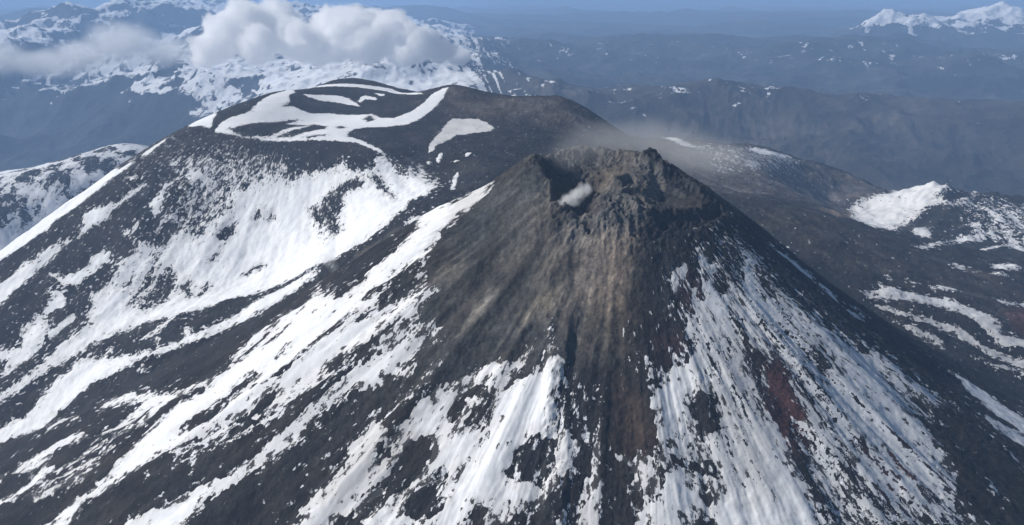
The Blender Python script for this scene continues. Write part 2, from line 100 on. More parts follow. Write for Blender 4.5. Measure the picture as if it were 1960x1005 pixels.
('G',1,2,'fleck',[(-158.3,1866.8),(-153.8,1881.7),(-149.1,1877.6),(-148.3,1852.1),(-154.8,1835.4),(-158.6,1842.3)]),
('G',1,2,'fleck',[(-178.6,1846.0),(-175.0,1854.6),(-171.1,1847.9),(-170.9,1832.9),(-176.2,1830.8)]),
('G',1,2,'fleck',[(-100.2,1857.9),(-91.8,1866.5),(-86.0,1860.9),(-90.6,1839.8),(-98.2,1839.2)]),
('G',1,2,'fleck',[(-124.0,1832.1),(-117.7,1836.2),(-107.3,1825.6),(-121.4,1824.7)]),
('G',1,2,'fleck',[(-113.9,1770.7),(-108.3,1765.3),(-108.9,1720.5),(-109.8,1665.5),(-118.4,1660.2),(-117.4,1723.8)]),
('G',-0.02,40,None,[(524.8,2614.9),(757.9,2916.6),(1011.3,3101.6),(991.5,2916.9),(698.3,2491.5),(598.0,2449.9),(547.3,2493.1)]),
('G',0.7,8,None,[(454.8,2721.7),(482.3,2729.4),(534.7,2625.9),(569.0,2640.8),(527.8,2589.4),(492.1,2605.7),(462.2,2658.3)]),
('G',0.8,8,None,[(736.6,2866.0),(819.6,2950.6),(860.8,2938.6),(955.3,3041.6),(900.9,2921.0),(843.0,2905.7),(774.0,2843.1)]),
('G',0.5,8,None,[(691.2,2586.6),(730.6,2615.2),(695.7,2541.7),(669.7,2531.0)]),
('G',0.4,8,None,[(564.2,2465.6),(595.9,2474.4),(583.3,2436.9),(566.5,2441.0)]),
('G',0.58,10,None,[(1126.7,2832.9),(1243.6,2873.1),(2049.8,4464.7),(2152.0,4486.3),(2189.9,4500.0),(2223.6,4465.5),(2228.7,4403.7),(1346.6,2687.2),(1302.8,2668.0),(1325.6,2630.4),(1405.0,2679.0),(2408.6,4378.0),(2392.8,4355.7),(1400.6,2637.1),(1336.0,2601.0),(1281.6,2619.3),(1253.1,2624.8),(1220.6,2583.8),(1177.4,2553.4),(1121.2,2494.0),(946.5,2163.1),(890.4,2126.1),(922.9,2309.6),(1079.0,2767.5),(1067.3,2782.9)]),
('G',-0.08,20,None,[(1351.6,2600.9),(1536.3,2774.0),(1603.1,2714.6),(1698.2,2652.2),(1472.0,2263.2),(1397.5,2332.2),(1364.4,2435.9),(1285.5,2427.1)]),
('G',0.8,6,None,[(1154.9,2484.1),(1211.3,2509.2),(1176.4,2409.4),(1055.6,2206.0)]),
('G',0.75,6,None,[(887.9,1919.0),(977.6,2027.0),(1236.6,2387.2),(1327.8,2422.5),(1325.6,2394.7),(1197.5,2308.0),(946.0,1959.8)]),
('G',0.7,6,None,[(1220.6,2247.5),(1376.0,2372.9),(1406.9,2297.6),(1355.5,2334.7),(1231.2,2235.7)]),
('G',0.8,6,None,[(2287.6,4370.9),(2373.2,4375.1),(2357.7,4353.1),(2282.7,4348.6)]),
('G',0.6,6,None,[(1445.5,2598.8),(1427.5,2500.9),(1414.6,2499.6),(1426.0,2575.4)]),
('G',0.6,6,None,[(1347.9,2494.1),(1320.5,2407.8),(1307.6,2405.8),(1331.7,2485.7)]),
('G',0.6,6,None,[(1495.9,2604.4),(1483.2,2505.3),(1467.5,2504.4),(1475.4,2589.3)]),
('G',0.6,6,None,[(1413.1,2443.3),(1391.6,2283.3),(1368.4,2275.0),(1388.6,2410.6)]),
('G',0.6,6,None,[(1367.3,2456.6),(1359.6,2392.0),(1340.0,2374.0),(1348.4,2433.8)]),
('G',0.5,6,None,[(965.3,1872.8),(995.1,1860.7),(954.5,1791.9),(937.8,1804.9)]),
('G',0.5,6,None,[(1118.0,2000.4),(1183.5,2014.3),(1194.2,1977.2),(1114.4,1903.3),(1088.6,1923.3)]),
('G',0.45,6,None,[(1015.8,1859.3),(1092.5,1864.2),(1065.1,1825.5),(996.7,1818.1)]),
('G',0.62,4,None,[(636.8,1545.5),(703.1,1576.5),(744.9,1580.2),(823.3,1596.9),(851.7,1570.7),(877.7,1561.9),(900.2,1546.7),(882.0,1492.0),(920.1,1490.3),(995.7,1485.1),(972.6,1445.4),(901.6,1455.7),(855.9,1450.0),(852.6,1491.5),(836.0,1538.0),(792.0,1549.9),(730.3,1544.8),(687.6,1536.8),(643.6,1523.5)]),
('G',0.55,4,None,[(645.8,1516.3),(674.0,1513.8),(702.4,1499.9),(750.5,1499.8),(793.5,1488.6),(814.0,1471.0),(819.8,1443.2),(885.5,1425.0),(952.3,1410.1),(934.0,1378.0),(866.9,1389.2),(822.9,1411.2),(806.3,1434.4),(778.8,1455.9),(757.1,1470.8),(721.1,1475.4),(695.4,1482.5),(670.0,1490.7),(654.0,1499.0)]),
('G',0.25,4,None,[(657.3,1482.2),(695.1,1457.8),(741.9,1435.7),(743.4,1407.1),(720.6,1407.1),(701.9,1428.4),(674.6,1453.3)]),
('G',0.6,4,None,[(800.0,1625.6),(837.8,1651.6),(868.3,1649.0),(875.3,1637.0),(823.2,1619.3)]),
('G',0.6,4,None,[(941.3,1646.3),(976.0,1651.4),(1049.8,1686.6),(1037.7,1665.4),(952.9,1627.9)]),
('G',0.15,4,None,[(773.2,1422.8),(817.2,1399.3),(881.7,1382.6),(869.8,1360.3),(804.9,1373.7),(778.4,1393.9)]),
('G',0.5,4,None,[(713.1,1628.7),(729.9,1645.0),(735.6,1627.9),(718.3,1615.7)]),
('G',0.5,4,None,[(767.7,1635.3),(790.6,1639.8),(783.6,1628.4),(765.2,1624.2)]),
('G',0.4,4,None,[(674.7,1595.1),(697.7,1588.8),(724.9,1580.7),(691.8,1573.4)]),
('G',0.6,4,None,[(527.1,1660.5),(548.4,1666.4),(543.9,1654.2),(525.6,1647.6)]),
('F',0.96,4,None,[(-346.8,1502.9),(-386.6,1490.2),(-426.9,1464.1),(-449.6,1445.9),(-474.0,1404.2),(-505.8,1390.4),(-529.2,1379.5),(-562.8,1372.6),(-593.9,1366.3),(-632.3,1376.1),(-672.5,1390.7),(-703.5,1402.4),(-731.3,1423.3),(-748.3,1419.2),(-748.6,1395.0),(-769.6,1384.5),(-771.2,1364.4),(-774.6,1346.7),(-776.5,1323.1),(-781.9,1301.4),(-801.3,1301.4),(-818.5,1283.7),(-842.6,1263.5),(-825.8,1231.3),(-802.8,1251.1),(-772.5,1252.0),(-736.7,1250.7),(-723.3,1291.0),(-710.0,1294.9),(-701.4,1314.9),(-681.9,1331.3),(-635.3,1337.9),(-616.9,1353.1),(-582.6,1352.7),(-521.9,1357.2),(-497.1,1362.6),(-456.5,1374.0),(-423.9,1390.9),(-388.2,1419.2),(-362.6,1446.4),(-339.2,1479.8)]),
('F',0.6,2,None,[(-698.1,1438.8),(-689.3,1431.2),(-691.6,1396.3),(-703.5,1402.4)]),
('F',0.6,2,None,[(-598.2,1471.6),(-588.6,1471.4),(-606.7,1418.3),(-634.9,1413.6),(-641.6,1416.4),(-622.7,1435.9)]),
('F',0.8,2,None,[(-558.6,1418.6),(-548.0,1414.4),(-533.4,1378.8),(-537.6,1367.0),(-548.1,1393.1)]),
('F',0.7,2,None,[(-605.3,1336.9),(-596.5,1332.4),(-583.5,1311.7),(-592.6,1312.5)]),
('F',0.5,2,None,[(-605.6,1410.2),(-592.4,1399.7),(-588.6,1374.0),(-591.8,1370.5)]),
('F',0.8,5,None,[(-45.6,1695.5),(-75.0,1668.7),(-55.5,1155.3),(-69.6,1157.1),(-78.9,1139.6),(-135.2,1579.5),(-151.5,1568.8),(-169.9,1562.2),(-188.1,1553.2),(-122.7,1124.2),(-123.9,1102.2),(-130.0,1095.3),(-138.9,1083.6),(-151.9,1078.3),(-171.6,1074.0),(-184.8,1071.1),(-189.4,1056.5),(-209.8,1056.6),(-216.8,1050.0),(-231.7,1083.1),(-238.3,1080.8),(-262.0,1150.6),(-268.2,1145.1),(-268.2,1111.8),(-282.2,1103.5),(-302.0,1110.5),(-315.5,1131.9),(-310.8,1096.7),(-332.7,1129.4),(-346.9,1100.9),(-366.5,1093.0),(-363.8,1067.1),(-364.8,1056.5),(-369.6,1044.4),(-390.0,1052.9),(-418.3,1072.5),(-453.8,1088.8),(-497.2,1121.9),(-562.6,1190.9),(-653.4,1266.9),(-653.4,1215.5),(-709.8,1265.6),(-700.5,1208.3),(-719.1,1138.3),(-733.8,1135.7),(-762.6,1129.7),(-729.2,1075.1),(-689.4,1059.9),(-703.0,1099.5),(-640.9,1054.5),(-624.8,1096.5),(-572.7,1084.5),(-532.3,1062.3),(-493.6,1058.5),(-477.8,1074.1),(-482.4,1048.9),(-483.2,998.8),(-490.8,951.6),(-506.0,940.3),(-525.7,939.3),(-533.4,920.2),(-551.9,910.8),(-569.5,893.8),(-519.9,871.5),(-505.6,888.7),(-499.2,917.6),(-473.7,919.2),(-444.2,935.4),(-418.3,936.1),(-386.0,936.8),(-351.2,928.3),(-319.5,928.0),(-287.5,925.6),(-254.1,929.2),(-221.5,936.2),(-204.6,945.9),(-190.2,953.0),(-168.6,953.2),(-145.6,967.1),(-115.1,970.2),(-88.6,985.1),(-112.6,1013.9),(-104.5,1032.3),(-96.4,1052.5),(-85.6,1066.8),(-68.8,1082.1),(-49.2,1086.9),(-36.2,1096.4),(-25.2,1106.2)]),
('F',-0.9,4,None,[(-733.8,1135.7),(-719.2,1145.5),(-706.2,1188.2),(-683.6,1224.4),(-626.5,1178.4),(-612.0,1133.0),(-637.0,1119.9),(-668.8,1105.7),(-692.2,1091.5),(-710.5,1096.1),(-728.2,1086.3),(-748.2,1119.3)]),
('F',-0.75,5,None,[(-653.4,1215.5),(-653.4,1266.9),(-567.9,1193.6),(-497.6,1113.5),(-515.7,1084.2),(-530.5,1066.7),(-572.7,1084.5),(-620.0,1133.1)]),
('F',0.7,4,None,[(-564.5,1195.2),(-514.1,1143.9),(-493.2,1131.2),(-489.0,1101.8),(-538.5,1145.6),(-610.6,1196.7),(-603.0,1206.7)]),
('F',-0.05,8,None,[(-515.0,1065.2),(-499.4,1063.5),(-478.0,1029.3),(-493.1,1005.7),(-515.8,993.1),(-517.9,959.2),(-556.3,960.7),(-588.0,961.9),(-616.5,969.4),(-629.8,1000.3),(-614.4,1005.2),(-593.9,1021.7),(-569.5,1046.6),(-547.7,1063.5)]),
('F',-0.9,5,None,[(-480.2,1025.8),(-460.6,1003.5),(-471.0,985.9),(-486.6,965.6),(-502.3,962.5),(-512.9,948.1),(-528.2,944.7),(-537.8,922.5),(-556.3,913.0),(-586.9,901.9),(-632.5,923.8),(-672.1,992.2),(-623.7,982.5),(-584.9,955.8),(-553.5,954.8),(-517.9,959.2),(-505.3,977.2),(-492.5,995.8)]),
('F',-0.9,4,None,[(-689.4,1059.9),(-666.0,1072.6),(-640.9,1054.5),(-617.6,1060.3),(-596.1,1047.7),(-605.3,1029.5),(-626.9,1008.3),(-658.5,1006.3),(-680.8,1007.0),(-710.6,1057.1)]),
('F',0.85,3,None,[(-625.0,1060.1),(-604.0,1041.5),(-599.6,1025.6),(-614.4,1005.2),(-631.3,996.4),(-651.8,994.6),(-672.1,992.2),(-687.3,1017.8),(-662.0,1012.4),(-634.1,1014.9)]),
('F',-0.85,3,None,[(-388.7,1033.5),(-409.0,1045.5),(-435.9,1060.5),(-448.8,1056.0),(-459.6,1046.3),(-461.3,1028.5),(-476.9,1021.3),(-460.6,1003.5),(-447.5,1015.0),(-434.3,1026.6),(-423.7,1036.6),(-385.7,1022.0)]),
('F',-0.55,3,None,[(-181.5,1002.1),(-197.4,1000.9),(-212.8,995.6),(-226.6,993.1),(-238.4,987.0),(-245.3,979.4),(-260.6,975.4),(-272.1,969.0),(-287.7,969.4),(-286.3,974.5),(-271.4,980.5),(-254.9,985.3),(-243.9,995.1),(-232.0,1001.3),(-214.7,1006.8),(-197.3,1012.3)]),
('F',-0.3,3,None,[(-114.6,1038.0),(-134.5,1042.3),(-150.2,1036.2),(-159.3,1030.1),(-176.2,1034.1),(-185.2,1028.1),(-177.0,1015.8),(-160.0,1009.6),(-161.7,997.7),(-180.9,998.1),(-193.0,993.0),(-179.9,990.4),(-160.8,990.3),(-141.9,990.7),(-129.8,994.8),(-110.8,992.9),(-92.6,998.8),(-100.3,1018.9)]),
('F',-0.55,3,None,[(-309.0,1002.5),(-317.0,1004.9),(-326.6,1003.1),(-335.3,998.0),(-343.4,990.7),(-351.3,983.5),(-368.1,983.9),(-381.1,982.4),(-388.7,974.8),(-402.3,975.3),(-402.9,967.5),(-382.1,954.9),(-362.5,954.8),(-346.8,957.0),(-336.3,966.0),(-333.7,980.2),(-314.9,984.1),(-309.5,988.6)]),
('F',-0.3,3,None,[(-318.3,997.2),(-306.2,988.8),(-302.1,964.5),(-313.3,972.8)]),
('F',-0.4,3,None,[(-258.8,954.5),(-246.6,953.5),(-239.2,951.0),(-241.9,945.8),(-255.2,949.2)]),
('F',-0.4,3,None,[(-229.2,944.8),(-222.8,950.7),(-215.5,944.7),(-225.8,943.2)]),
('F',-0.7,3,None,[(-331.8,1086.0),(-320.3,1097.1),(-318.3,1081.2),(-329.0,1067.9),(-336.1,1057.5),(-350.9,1052.4),(-360.8,1055.0),(-359.2,1068.5),(-343.7,1077.1)]),
('F',-0.7,3,None,[(-291.3,1066.8),(-286.9,1077.8),(-287.0,1069.3),(-295.5,1055.0),(-312.6,1054.0),(-308.3,1064.4)]),
('F',-0.6,3,None,[(-285.7,1014.1),(-277.2,1021.0),(-278.8,1013.3)]),
('F',-0.9,4,None,[(-160.8,964.5),(-169.0,955.8),(-177.9,953.6),(-194.2,958.6),(-206.5,957.5),(-217.0,953.0),(-204.2,943.2),(-224.2,934.3),(-242.3,931.9),(-253.4,925.7),(-268.9,920.2),(-286.1,919.8),(-303.8,915.8),(-320.9,910.2),(-346.0,910.8),(-366.2,915.3),(-414.0,924.3),(-441.3,927.8),(-456.8,917.7),(-471.8,914.6),(-497.1,912.9),(-499.4,896.2),(-501.6,886.9),(-504.1,864.8),(-423.3,832.6),(-425.6,854.2),(-413.0,861.2),(-390.7,858.2),(-370.9,862.3),(-350.1,863.0),(-333.6,868.3),(-317.6,864.5),(-309.7,868.5),(-287.3,873.8),(-266.9,889.2),(-239.5,901.7),(-217.5,913.4),(-195.2,925.0),(-172.1,933.3),(-157.7,939.4),(-152.8,949.1)]),
('F',-0.85,3,None,[(-274.4,950.4),(-293.6,951.0),(-297.4,940.6),(-316.3,935.2),(-337.2,935.0),(-354.2,938.3),(-352.2,931.6),(-326.1,929.3),(-300.8,928.8),(-285.7,931.3),(-273.4,940.4)]),
('F',0.75,2,None,[(-186.4,948.2),(-197.9,942.9),(-222.1,939.6),(-239.9,935.2),(-260.0,927.5),(-277.1,920.8),(-259.5,925.4),(-232.7,930.1),(-209.1,935.6)]),
('F',0.75,2,None,[(-258.8,921.9),(-273.6,919.2),(-297.5,915.5),(-321.1,911.0),(-346.5,912.4),(-358.8,911.6),(-345.4,908.6),(-314.1,907.7),(-284.6,913.5),(-263.8,916.7)]),
('F',0.75,2,None,[(-320.1,930.3),(-339.1,930.4),(-351.2,928.3),(-377.3,929.9),(-403.7,931.8),(-385.3,924.9),(-349.5,922.6),(-324.6,923.8)]),
('F',0.75,2,None,[(-361.3,909.5),(-376.9,909.0),(-389.2,908.3),(-388.2,914.5),(-372.5,914.9)]),
('F',0.35,10,None,[(-108.8,968.0),(-133.1,965.0),(-147.8,959.0),(-157.7,954.0),(-152.2,944.2),(-160.2,934.5),(-171.3,927.3),(-175.6,914.7),(-150.1,900.6),(-136.5,909.8),(-119.1,912.6),(-110.8,918.3),(-105.6,927.7),(-82.3,932.3),(-77.2,947.6),(-90.2,962.3)]),
('F',0.93,4,None,[(-163.3,935.7),(-172.1,933.3),(-195.2,925.0),(-217.5,913.4),(-239.5,901.7),(-266.9,889.2),(-287.3,873.8),(-309.6,867.9),(-320.6,864.5),(-333.6,868.3),(-350.1,863.0),(-370.9,862.3),(-390.7,858.2),(-413.0,861.2),(-425.6,854.2),(-433.8,836.6),(-356.8,809.7),(-347.3,825.4),(-336.7,838.2),(-327.2,846.0),(-304.6,849.1),(-296.5,851.9),(-288.4,854.6),(-278.5,862.2),(-270.3,864.8),(-262.1,867.5),(-251.1,870.8),(-243.0,874.6),(-235.3,880.2),(-226.9,882.8),(-226.0,893.7),(-206.8,903.6),(-189.7,908.6),(-184.2,912.2),(-162.8,907.4),(-142.9,914.5),(-129.0,923.8),(-138.9,932.6),(-151.3,935.8)]),
('F',-0.15,7,None,[(-224.9,887.7),(-206.8,903.6),(-186.4,906.2),(-161.5,897.8),(-149.9,898.9),(-160.6,890.5),(-180.5,886.1),(-193.7,877.0),(-217.5,879.5),(-231.6,876.1),(-240.9,864.0),(-253.9,856.4),(-263.8,848.9),(-286.2,845.6),(-307.8,839.3),(-319.8,840.6),(-304.1,847.3),(-285.2,853.4),(-269.7,861.8),(-247.9,869.7),(-231.8,877.3)]),
('F',-0.82,5,None,[(-161.3,896.1),(-141.6,903.3),(-127.2,905.9),(-114.3,905.3),(-107.6,894.8),(-117.6,877.5),(-134.8,866.9),(-149.2,868.0),(-162.6,861.6),(-167.5,855.8),(-174.9,847.6),(-181.3,834.1),(-190.3,820.4),(-205.5,812.1),(-216.6,803.8),(-221.8,788.0),(-230.7,773.5),(-340.9,804.7),(-328.1,819.1),(-319.0,837.6),(-299.8,842.0),(-283.1,844.5),(-263.6,847.8),(-248.2,857.2),(-238.4,866.4),(-228.2,873.9),(-214.1,876.7),(-193.4,875.3),(-187.6,883.1),(-179.0,887.8),(-177.9,897.2)]),
('F',0.58,6,None,[(-134.8,866.9),(-149.2,868.0),(-162.6,861.6),(-174.9,847.6),(-181.3,834.1),(-190.1,819.3),(-205.3,811.0),(-216.2,804.1),(-220.6,787.7),(-227.9,772.7),(-185.8,761.4),(-177.6,775.9),(-173.2,782.0),(-151.4,778.4),(-147.2,787.0),(-129.1,791.7),(-125.8,795.7),(-140.0,802.3),(-131.1,808.8),(-122.7,816.4),(-111.1,826.1),(-97.7,830.2),(-82.7,851.5),(-93.8,865.4),(-100.3,862.0),(-111.7,862.8),(-117.0,859.2)]),
('F',0.93,4,None,[(-114.8,836.4),(-104.7,847.8),(-91.3,854.1),(-98.1,835.5),(-111.0,825.1),(-122.6,815.9),(-130.9,807.7),(-140.2,803.3),(-149.9,807.6),(-137.4,816.7),(-126.0,827.6)]),
('F',0.45,4,None,[(-71.7,912.0),(-70.0,902.8),(-84.3,891.4),(-100.5,877.8),(-111.3,871.5),(-124.4,866.0),(-135.6,864.1),(-146.2,867.2),(-132.3,870.4),(-118.9,879.0),(-102.7,891.8),(-86.4,906.1)]),
('F',0.3,3,None,[(-110.8,918.3),(-104.7,916.5),(-109.7,906.1),(-120.3,894.2),(-124.8,892.8),(-120.2,905.9)]),
('F',0.86,5,None,[(26.3,907.0),(14.1,893.5),(6.7,885.2),(-22.7,895.0),(-31.2,893.0),(-42.6,893.0),(-51.0,888.1),(-62.2,884.1),(-73.4,881.9),(-81.8,878.8),(-93.9,866.4),(-108.0,852.9),(-118.3,843.6),(-121.8,834.5),(-98.0,834.4),(-83.7,833.1),(-81.6,819.2),(-87.7,806.9),(-96.8,800.6),(-104.2,793.4),(-113.3,788.6),(-121.8,788.1),(-125.6,784.3),(-137.6,777.9),(-148.2,774.1),(-147.7,751.2),(-9.7,719.0),(-10.9,734.1),(4.0,740.3),(20.9,742.2),(30.9,747.5),(41.1,752.9),(51.4,758.5),(57.0,771.3),(61.5,789.0),(60.2,803.1),(55.1,807.3),(55.6,817.8),(59.0,832.1),(52.8,837.8),(58.0,857.7),(56.5,873.0),(51.1,876.0),(44.7,881.6),(41.3,897.6),(36.4,883.3),(30.7,878.9),(22.4,880.9),(23.8,894.9)]),
('F',-0.9,4,None,[(-50.6,907.6),(-61.7,897.2),(-78.3,887.6),(-92.9,875.1),(-106.0,862.7),(-118.2,848.7),(-126.0,837.8),(-128.3,848.6),(-117.2,861.8),(-101.5,876.0),(-85.4,890.1),(-71.7,902.1),(-65.8,911.6)]),
('F',-0.5,4,None,[(-131.5,862.9),(-114.1,858.8),(-118.0,846.6),(-125.3,836.0),(-121.6,827.3),(-135.5,823.2),(-145.0,828.9),(-139.9,837.7),(-135.3,846.6),(-136.5,857.1)]),
('F',-1,3,None,[(-47.6,874.9),(-38.0,874.3),(-27.8,870.1),(-24.9,861.0),(-19.3,856.6),(-20.1,838.2),(-24.3,834.2),(-31.2,829.4),(-40.5,832.6),(-48.7,833.5),(-50.0,837.5),(-46.4,843.2),(-39.5,850.2),(-31.8,851.1),(-29.7,854.3),(-33.1,858.0),(-44.3,861.9),(-48.8,861.6),(-50.7,855.2),(-55.8,846.1),(-62.8,842.9),(-67.5,846.9),(-67.5,857.5),(-62.4,865.7),(-55.8,870.2),(-51.6,875.5)]),
('F',-0.4,3,None,[(-51.2,840.5),(-54.2,835.1),(-61.5,828.5),(-70.9,821.0),(-73.2,822.8),(-65.0,831.6),(-57.7,839.8)]),
('F',0,6,None,[(-36.8,833.6),(-18.9,832.7),(-13.3,821.0),(-23.8,809.7),(-34.6,814.1),(-37.6,825.1)]),
('F',-0.78,3,None,[(21.0,807.0),(44.4,801.0),(45.1,793.0),(42.7,781.8),(38.4,777.7),(35.5,766.8),(30.3,762.1),(17.7,763.4),(10.2,769.1),(-2.6,772.7),(-7.7,780.8),(0.0,788.6),(2.6,795.2),(10.4,797.0),(13.1,802.7)]),
('F',-1,3,None,[(-104.9,837.5),(-95.5,837.3),(-85.9,833.8),(-83.3,820.7),(-87.9,809.5),(-98.1,802.5),(-105.4,794.7),(-114.5,790.0),(-123.6,790.1),(-125.8,785.8),(-138.3,779.6),(-145.9,776.9),(-155.5,769.9),(-177.6,775.9),(-167.5,779.4),(-151.2,776.9),(-148.2,782.4),(-136.6,787.4),(-126.3,790.9),(-124.3,796.8),(-140.0,802.3),(-130.9,807.2),(-123.6,815.2),(-113.8,825.9),(-106.2,832.8)]),
('F',-0.85,3,None,[(-94.2,788.0),(-80.8,785.1),(-75.6,786.0),(-67.4,781.3),(-68.4,772.0),(-65.1,768.8),(-66.1,759.7),(-72.1,756.6),(-81.1,754.3),(-94.4,760.2),(-105.3,765.5),(-111.4,774.4),(-101.5,781.3),(-93.8,783.0)]),
('F',-0.35,3,None,[(-79.1,799.4),(-71.3,802.0),(-64.2,798.5),(-62.7,789.7),(-70.4,788.0),(-81.3,792.6)]),
('F',-0.4,3,None,[(-42.2,804.7),(-39.5,802.0),(-47.0,792.7),(-51.9,784.3),(-57.9,778.7),(-59.7,783.1),(-53.3,792.0),(-48.3,798.0)]),
('F',-0.6,4,None,[(-47.4,741.4),(-42.7,749.3),(-37.8,752.7),(-20.1,753.4),(-24.0,747.5),(-24.8,736.6),(-26.9,721.9),(-49.2,726.4)]),
('F',0.3,8,None,[(30.6,771.9),(53.4,769.4),(47.8,756.7),(35.0,749.2),(10.0,748.1),(-10.0,742.6),(-5.1,761.8),(15.2,761.9)]),
('F',-0.7,4,None,[(37.6,753.3),(49.3,758.7),(55.7,766.1),(61.1,771.0),(67.1,769.7),(62.7,755.4),(57.1,742.9),(51.4,726.5),(50.7,712.1),(-14.6,719.8),(-9.9,736.9),(2.5,741.4),(17.3,738.4),(27.3,742.7)]),
('F',-0.9,3,None,[(33.6,882.7),(27.9,878.4),(17.8,875.3),(19.9,867.0),(11.0,864.9),(6.7,870.5),(-3.3,862.3),(-13.2,859.2),(-14.9,860.7),(-5.5,866.2),(5.6,875.3),(15.7,880.4),(24.7,887.2)]),
('F',0.0,5,None,[(46.1,846.3),(63.1,859.8),(62.8,802.8),(47.1,803.5),(37.0,813.0),(45.3,823.9)]),
('F',-0.9,4,None,[(37.7,910.4),(39.6,896.8),(31.4,885.5),(25.8,884.6),(24.9,894.6),(30.8,904.7)]),
('F',0.8,2,None,[(36.6,911.8),(41.2,911.9),(43.2,904.6),(38.7,903.9)]),
('F',0.75,2,None,[(83.1,810.0),(87.3,809.8),(86.0,778.5),(89.9,762.8),(85.2,754.3),(84.4,743.6),(80.5,724.9),(79.5,710.6),(55.5,711.8),(58.7,726.0),(64.1,736.1),(63.5,742.5),(68.0,759.5),(71.8,764.5),(76.6,768.6),(78.9,778.8),(80.8,792.3)]),
('F',0.5,2,None,[(86.8,847.8),(89.4,846.6),(86.2,831.2),(83.5,831.3)]),
('F',0.9,2,None,[(101.5,786.1),(110.4,782.8),(119.0,776.1),(124.3,787.9),(126.7,786.1),(121.1,777.0),(118.0,771.2),(111.0,777.9),(101.7,782.5)]),
('F',0.5,2,None,[(74.0,806.7),(77.1,806.5),(74.6,792.7),(72.0,792.8)]),
('F',-0.12,6,None,[(39.2,727.5),(47.0,739.5),(59.9,749.2),(65.5,742.4),(61.1,725.8),(60.3,711.5),(38.7,713.1)]),
('F',-0.55,8,None,[(86.3,803.7),(95.4,787.2),(102.3,778.0),(91.4,769.4),(86.3,769.5)]),
('F',-0.1,7,None,[(114.4,771.2),(138.7,782.7),(159.3,782.5),(163.3,774.7),(153.2,756.7),(143.9,743.5),(129.2,745.3),(117.7,753.8)]),
('F',0.55,6,None,[(211.7,940.6),(202.4,918.8),(195.8,898.2),(195.3,880.8),(188.1,870.3),(176.5,867.1),(162.0,862.3),(152.4,860.1),(153.4,850.8),(142.6,837.5),(143.2,820.2),(143.5,801.2),(145.4,787.4),(159.3,782.5),(163.6,776.9),(156.2,767.7),(149.6,756.5),(139.9,743.4),(119.8,741.0),(114.6,724.3),(113.1,710.1),(294.7,724.5),(288.4,738.5),(277.1,774.5),(268.7,805.9),(264.5,834.8),(258.8,859.6),(254.8,880.5),(250.6,902.1),(249.3,924.8),(247.8,941.8),(239.2,950.6)]),
('F',0.22,8,None,[(248.9,1004.9),(274.0,1018.7),(289.1,1013.1),(298.8,998.7),(319.1,989.7),(338.1,988.1),(356.2,983.4),(376.8,965.7),(411.7,972.5),(440.0,977.4),(457.4,970.6),(466.0,958.9),(495.7,966.1),(528.2,963.4),(559.8,959.0),(571.9,930.7),(588.6,912.7),(604.7,894.9),(550.0,795.5),(294.7,724.5),(288.4,738.5),(277.1,774.5),(268.7,805.9),(264.5,834.8),(258.8,859.6),(254.8,880.5),(250.6,902.1),(249.3,924.8),(247.8,941.8),(246.7,958.7),(246.8,975.9)]),
('F',0.5,20,None,[(340.7,974.1),(376.0,963.1),(410.2,968.4),(437.4,970.5),(455.6,966.0),(463.7,953.4),(462.7,919.3),(439.9,893.6),(437.0,855.3),(438.9,816.3),(411.9,791.1),(391.1,826.3),(370.6,868.5),(355.2,915.7)]),
('F',-0.1,10,None,[(243.1,1026.7),(278.8,1041.9),(302.7,1029.5),(321.2,997.8),(288.8,968.6),(263.2,964.7),(245.7,969.8),(235.3,999.4)]),
('F',-0.97,4,None,[(436.9,901.8),(490.8,932.4),(520.6,947.4),(552.9,958.7),(560.1,946.3),(563.2,923.9),(577.4,891.9),(593.6,875.2),(550.0,795.5),(481.7,772.5),(478.7,792.4),(471.0,800.5),(465.9,812.4),(469.3,833.5),(474.7,859.6),(471.2,876.7),(464.8,886.5),(458.4,896.4)]),
('F',0.3,5,None,[(425.9,922.6),(455.8,925.9),(484.2,924.6),(471.7,910.3),(440.8,903.8),(429.9,908.0)]),
('F',0.9,4,None,[(163.3,774.7),(173.8,776.2),(184.4,762.7),(179.7,749.4),(165.8,740.1),(151.4,743.8),(151.7,756.6)]),
('F',0.95,5,None,[(246.1,826.0),(270.7,826.1),(274.4,807.1),(279.5,784.3),(285.9,758.0),(285.7,738.1),(267.3,735.1),(262.8,758.4),(255.8,784.6),(251.9,802.7)]),
('F',0.9,5,None,[(189.2,745.7),(230.6,751.7),(259.5,744.7),(283.1,737.6),(284.2,722.8),(188.3,712.3),(189.8,735.1)]),
('F',0.92,4,None,[(161.8,860.7),(179.0,865.2),(194.5,875.3),(204.7,903.8),(210.6,904.8),(202.1,870.8),(190.2,848.5),(184.2,837.7),(180.1,817.6),(163.9,816.4),(154.5,825.6),(153.4,850.8)]),
('F',0.28,8,None,[(207.6,904.3),(240.7,911.1),(251.8,879.8),(256.4,848.4),(246.1,826.0),(250.8,797.8),(252.1,756.8),(210.4,751.8),(211.1,782.9),(207.3,805.8),(212.6,835.7),(195.8,849.0)]),
('F',-0.75,2.5,None,[(279.3,887.3),(290.2,896.5),(294.3,889.1),(296.0,872.7),(298.5,859.7),(304.7,850.7),(304.7,840.1),(269.0,830.7),(262.8,839.5),(262.0,848.7),(271.8,854.8),(274.7,874.7)]),
('F',-0.7,2.5,None,[(273.7,831.8),(287.2,832.7),(291.7,811.1),(294.5,801.0),(283.8,801.4),(275.6,812.3)]),
('F',-0.3,2.5,None,[(276.5,811.5),(295.8,806.2),(302.1,789.3),(305.1,771.1),(306.0,761.1),(294.1,759.6),(286.9,771.9),(282.3,784.9),(278.7,798.4)]),
('F',-0.65,2.5,None,[(254.3,906.0),(261.7,899.4),(270.0,884.6),(264.3,871.8),(269.1,850.4),(264.1,858.2),(255.1,868.4),(254.0,890.4)]),
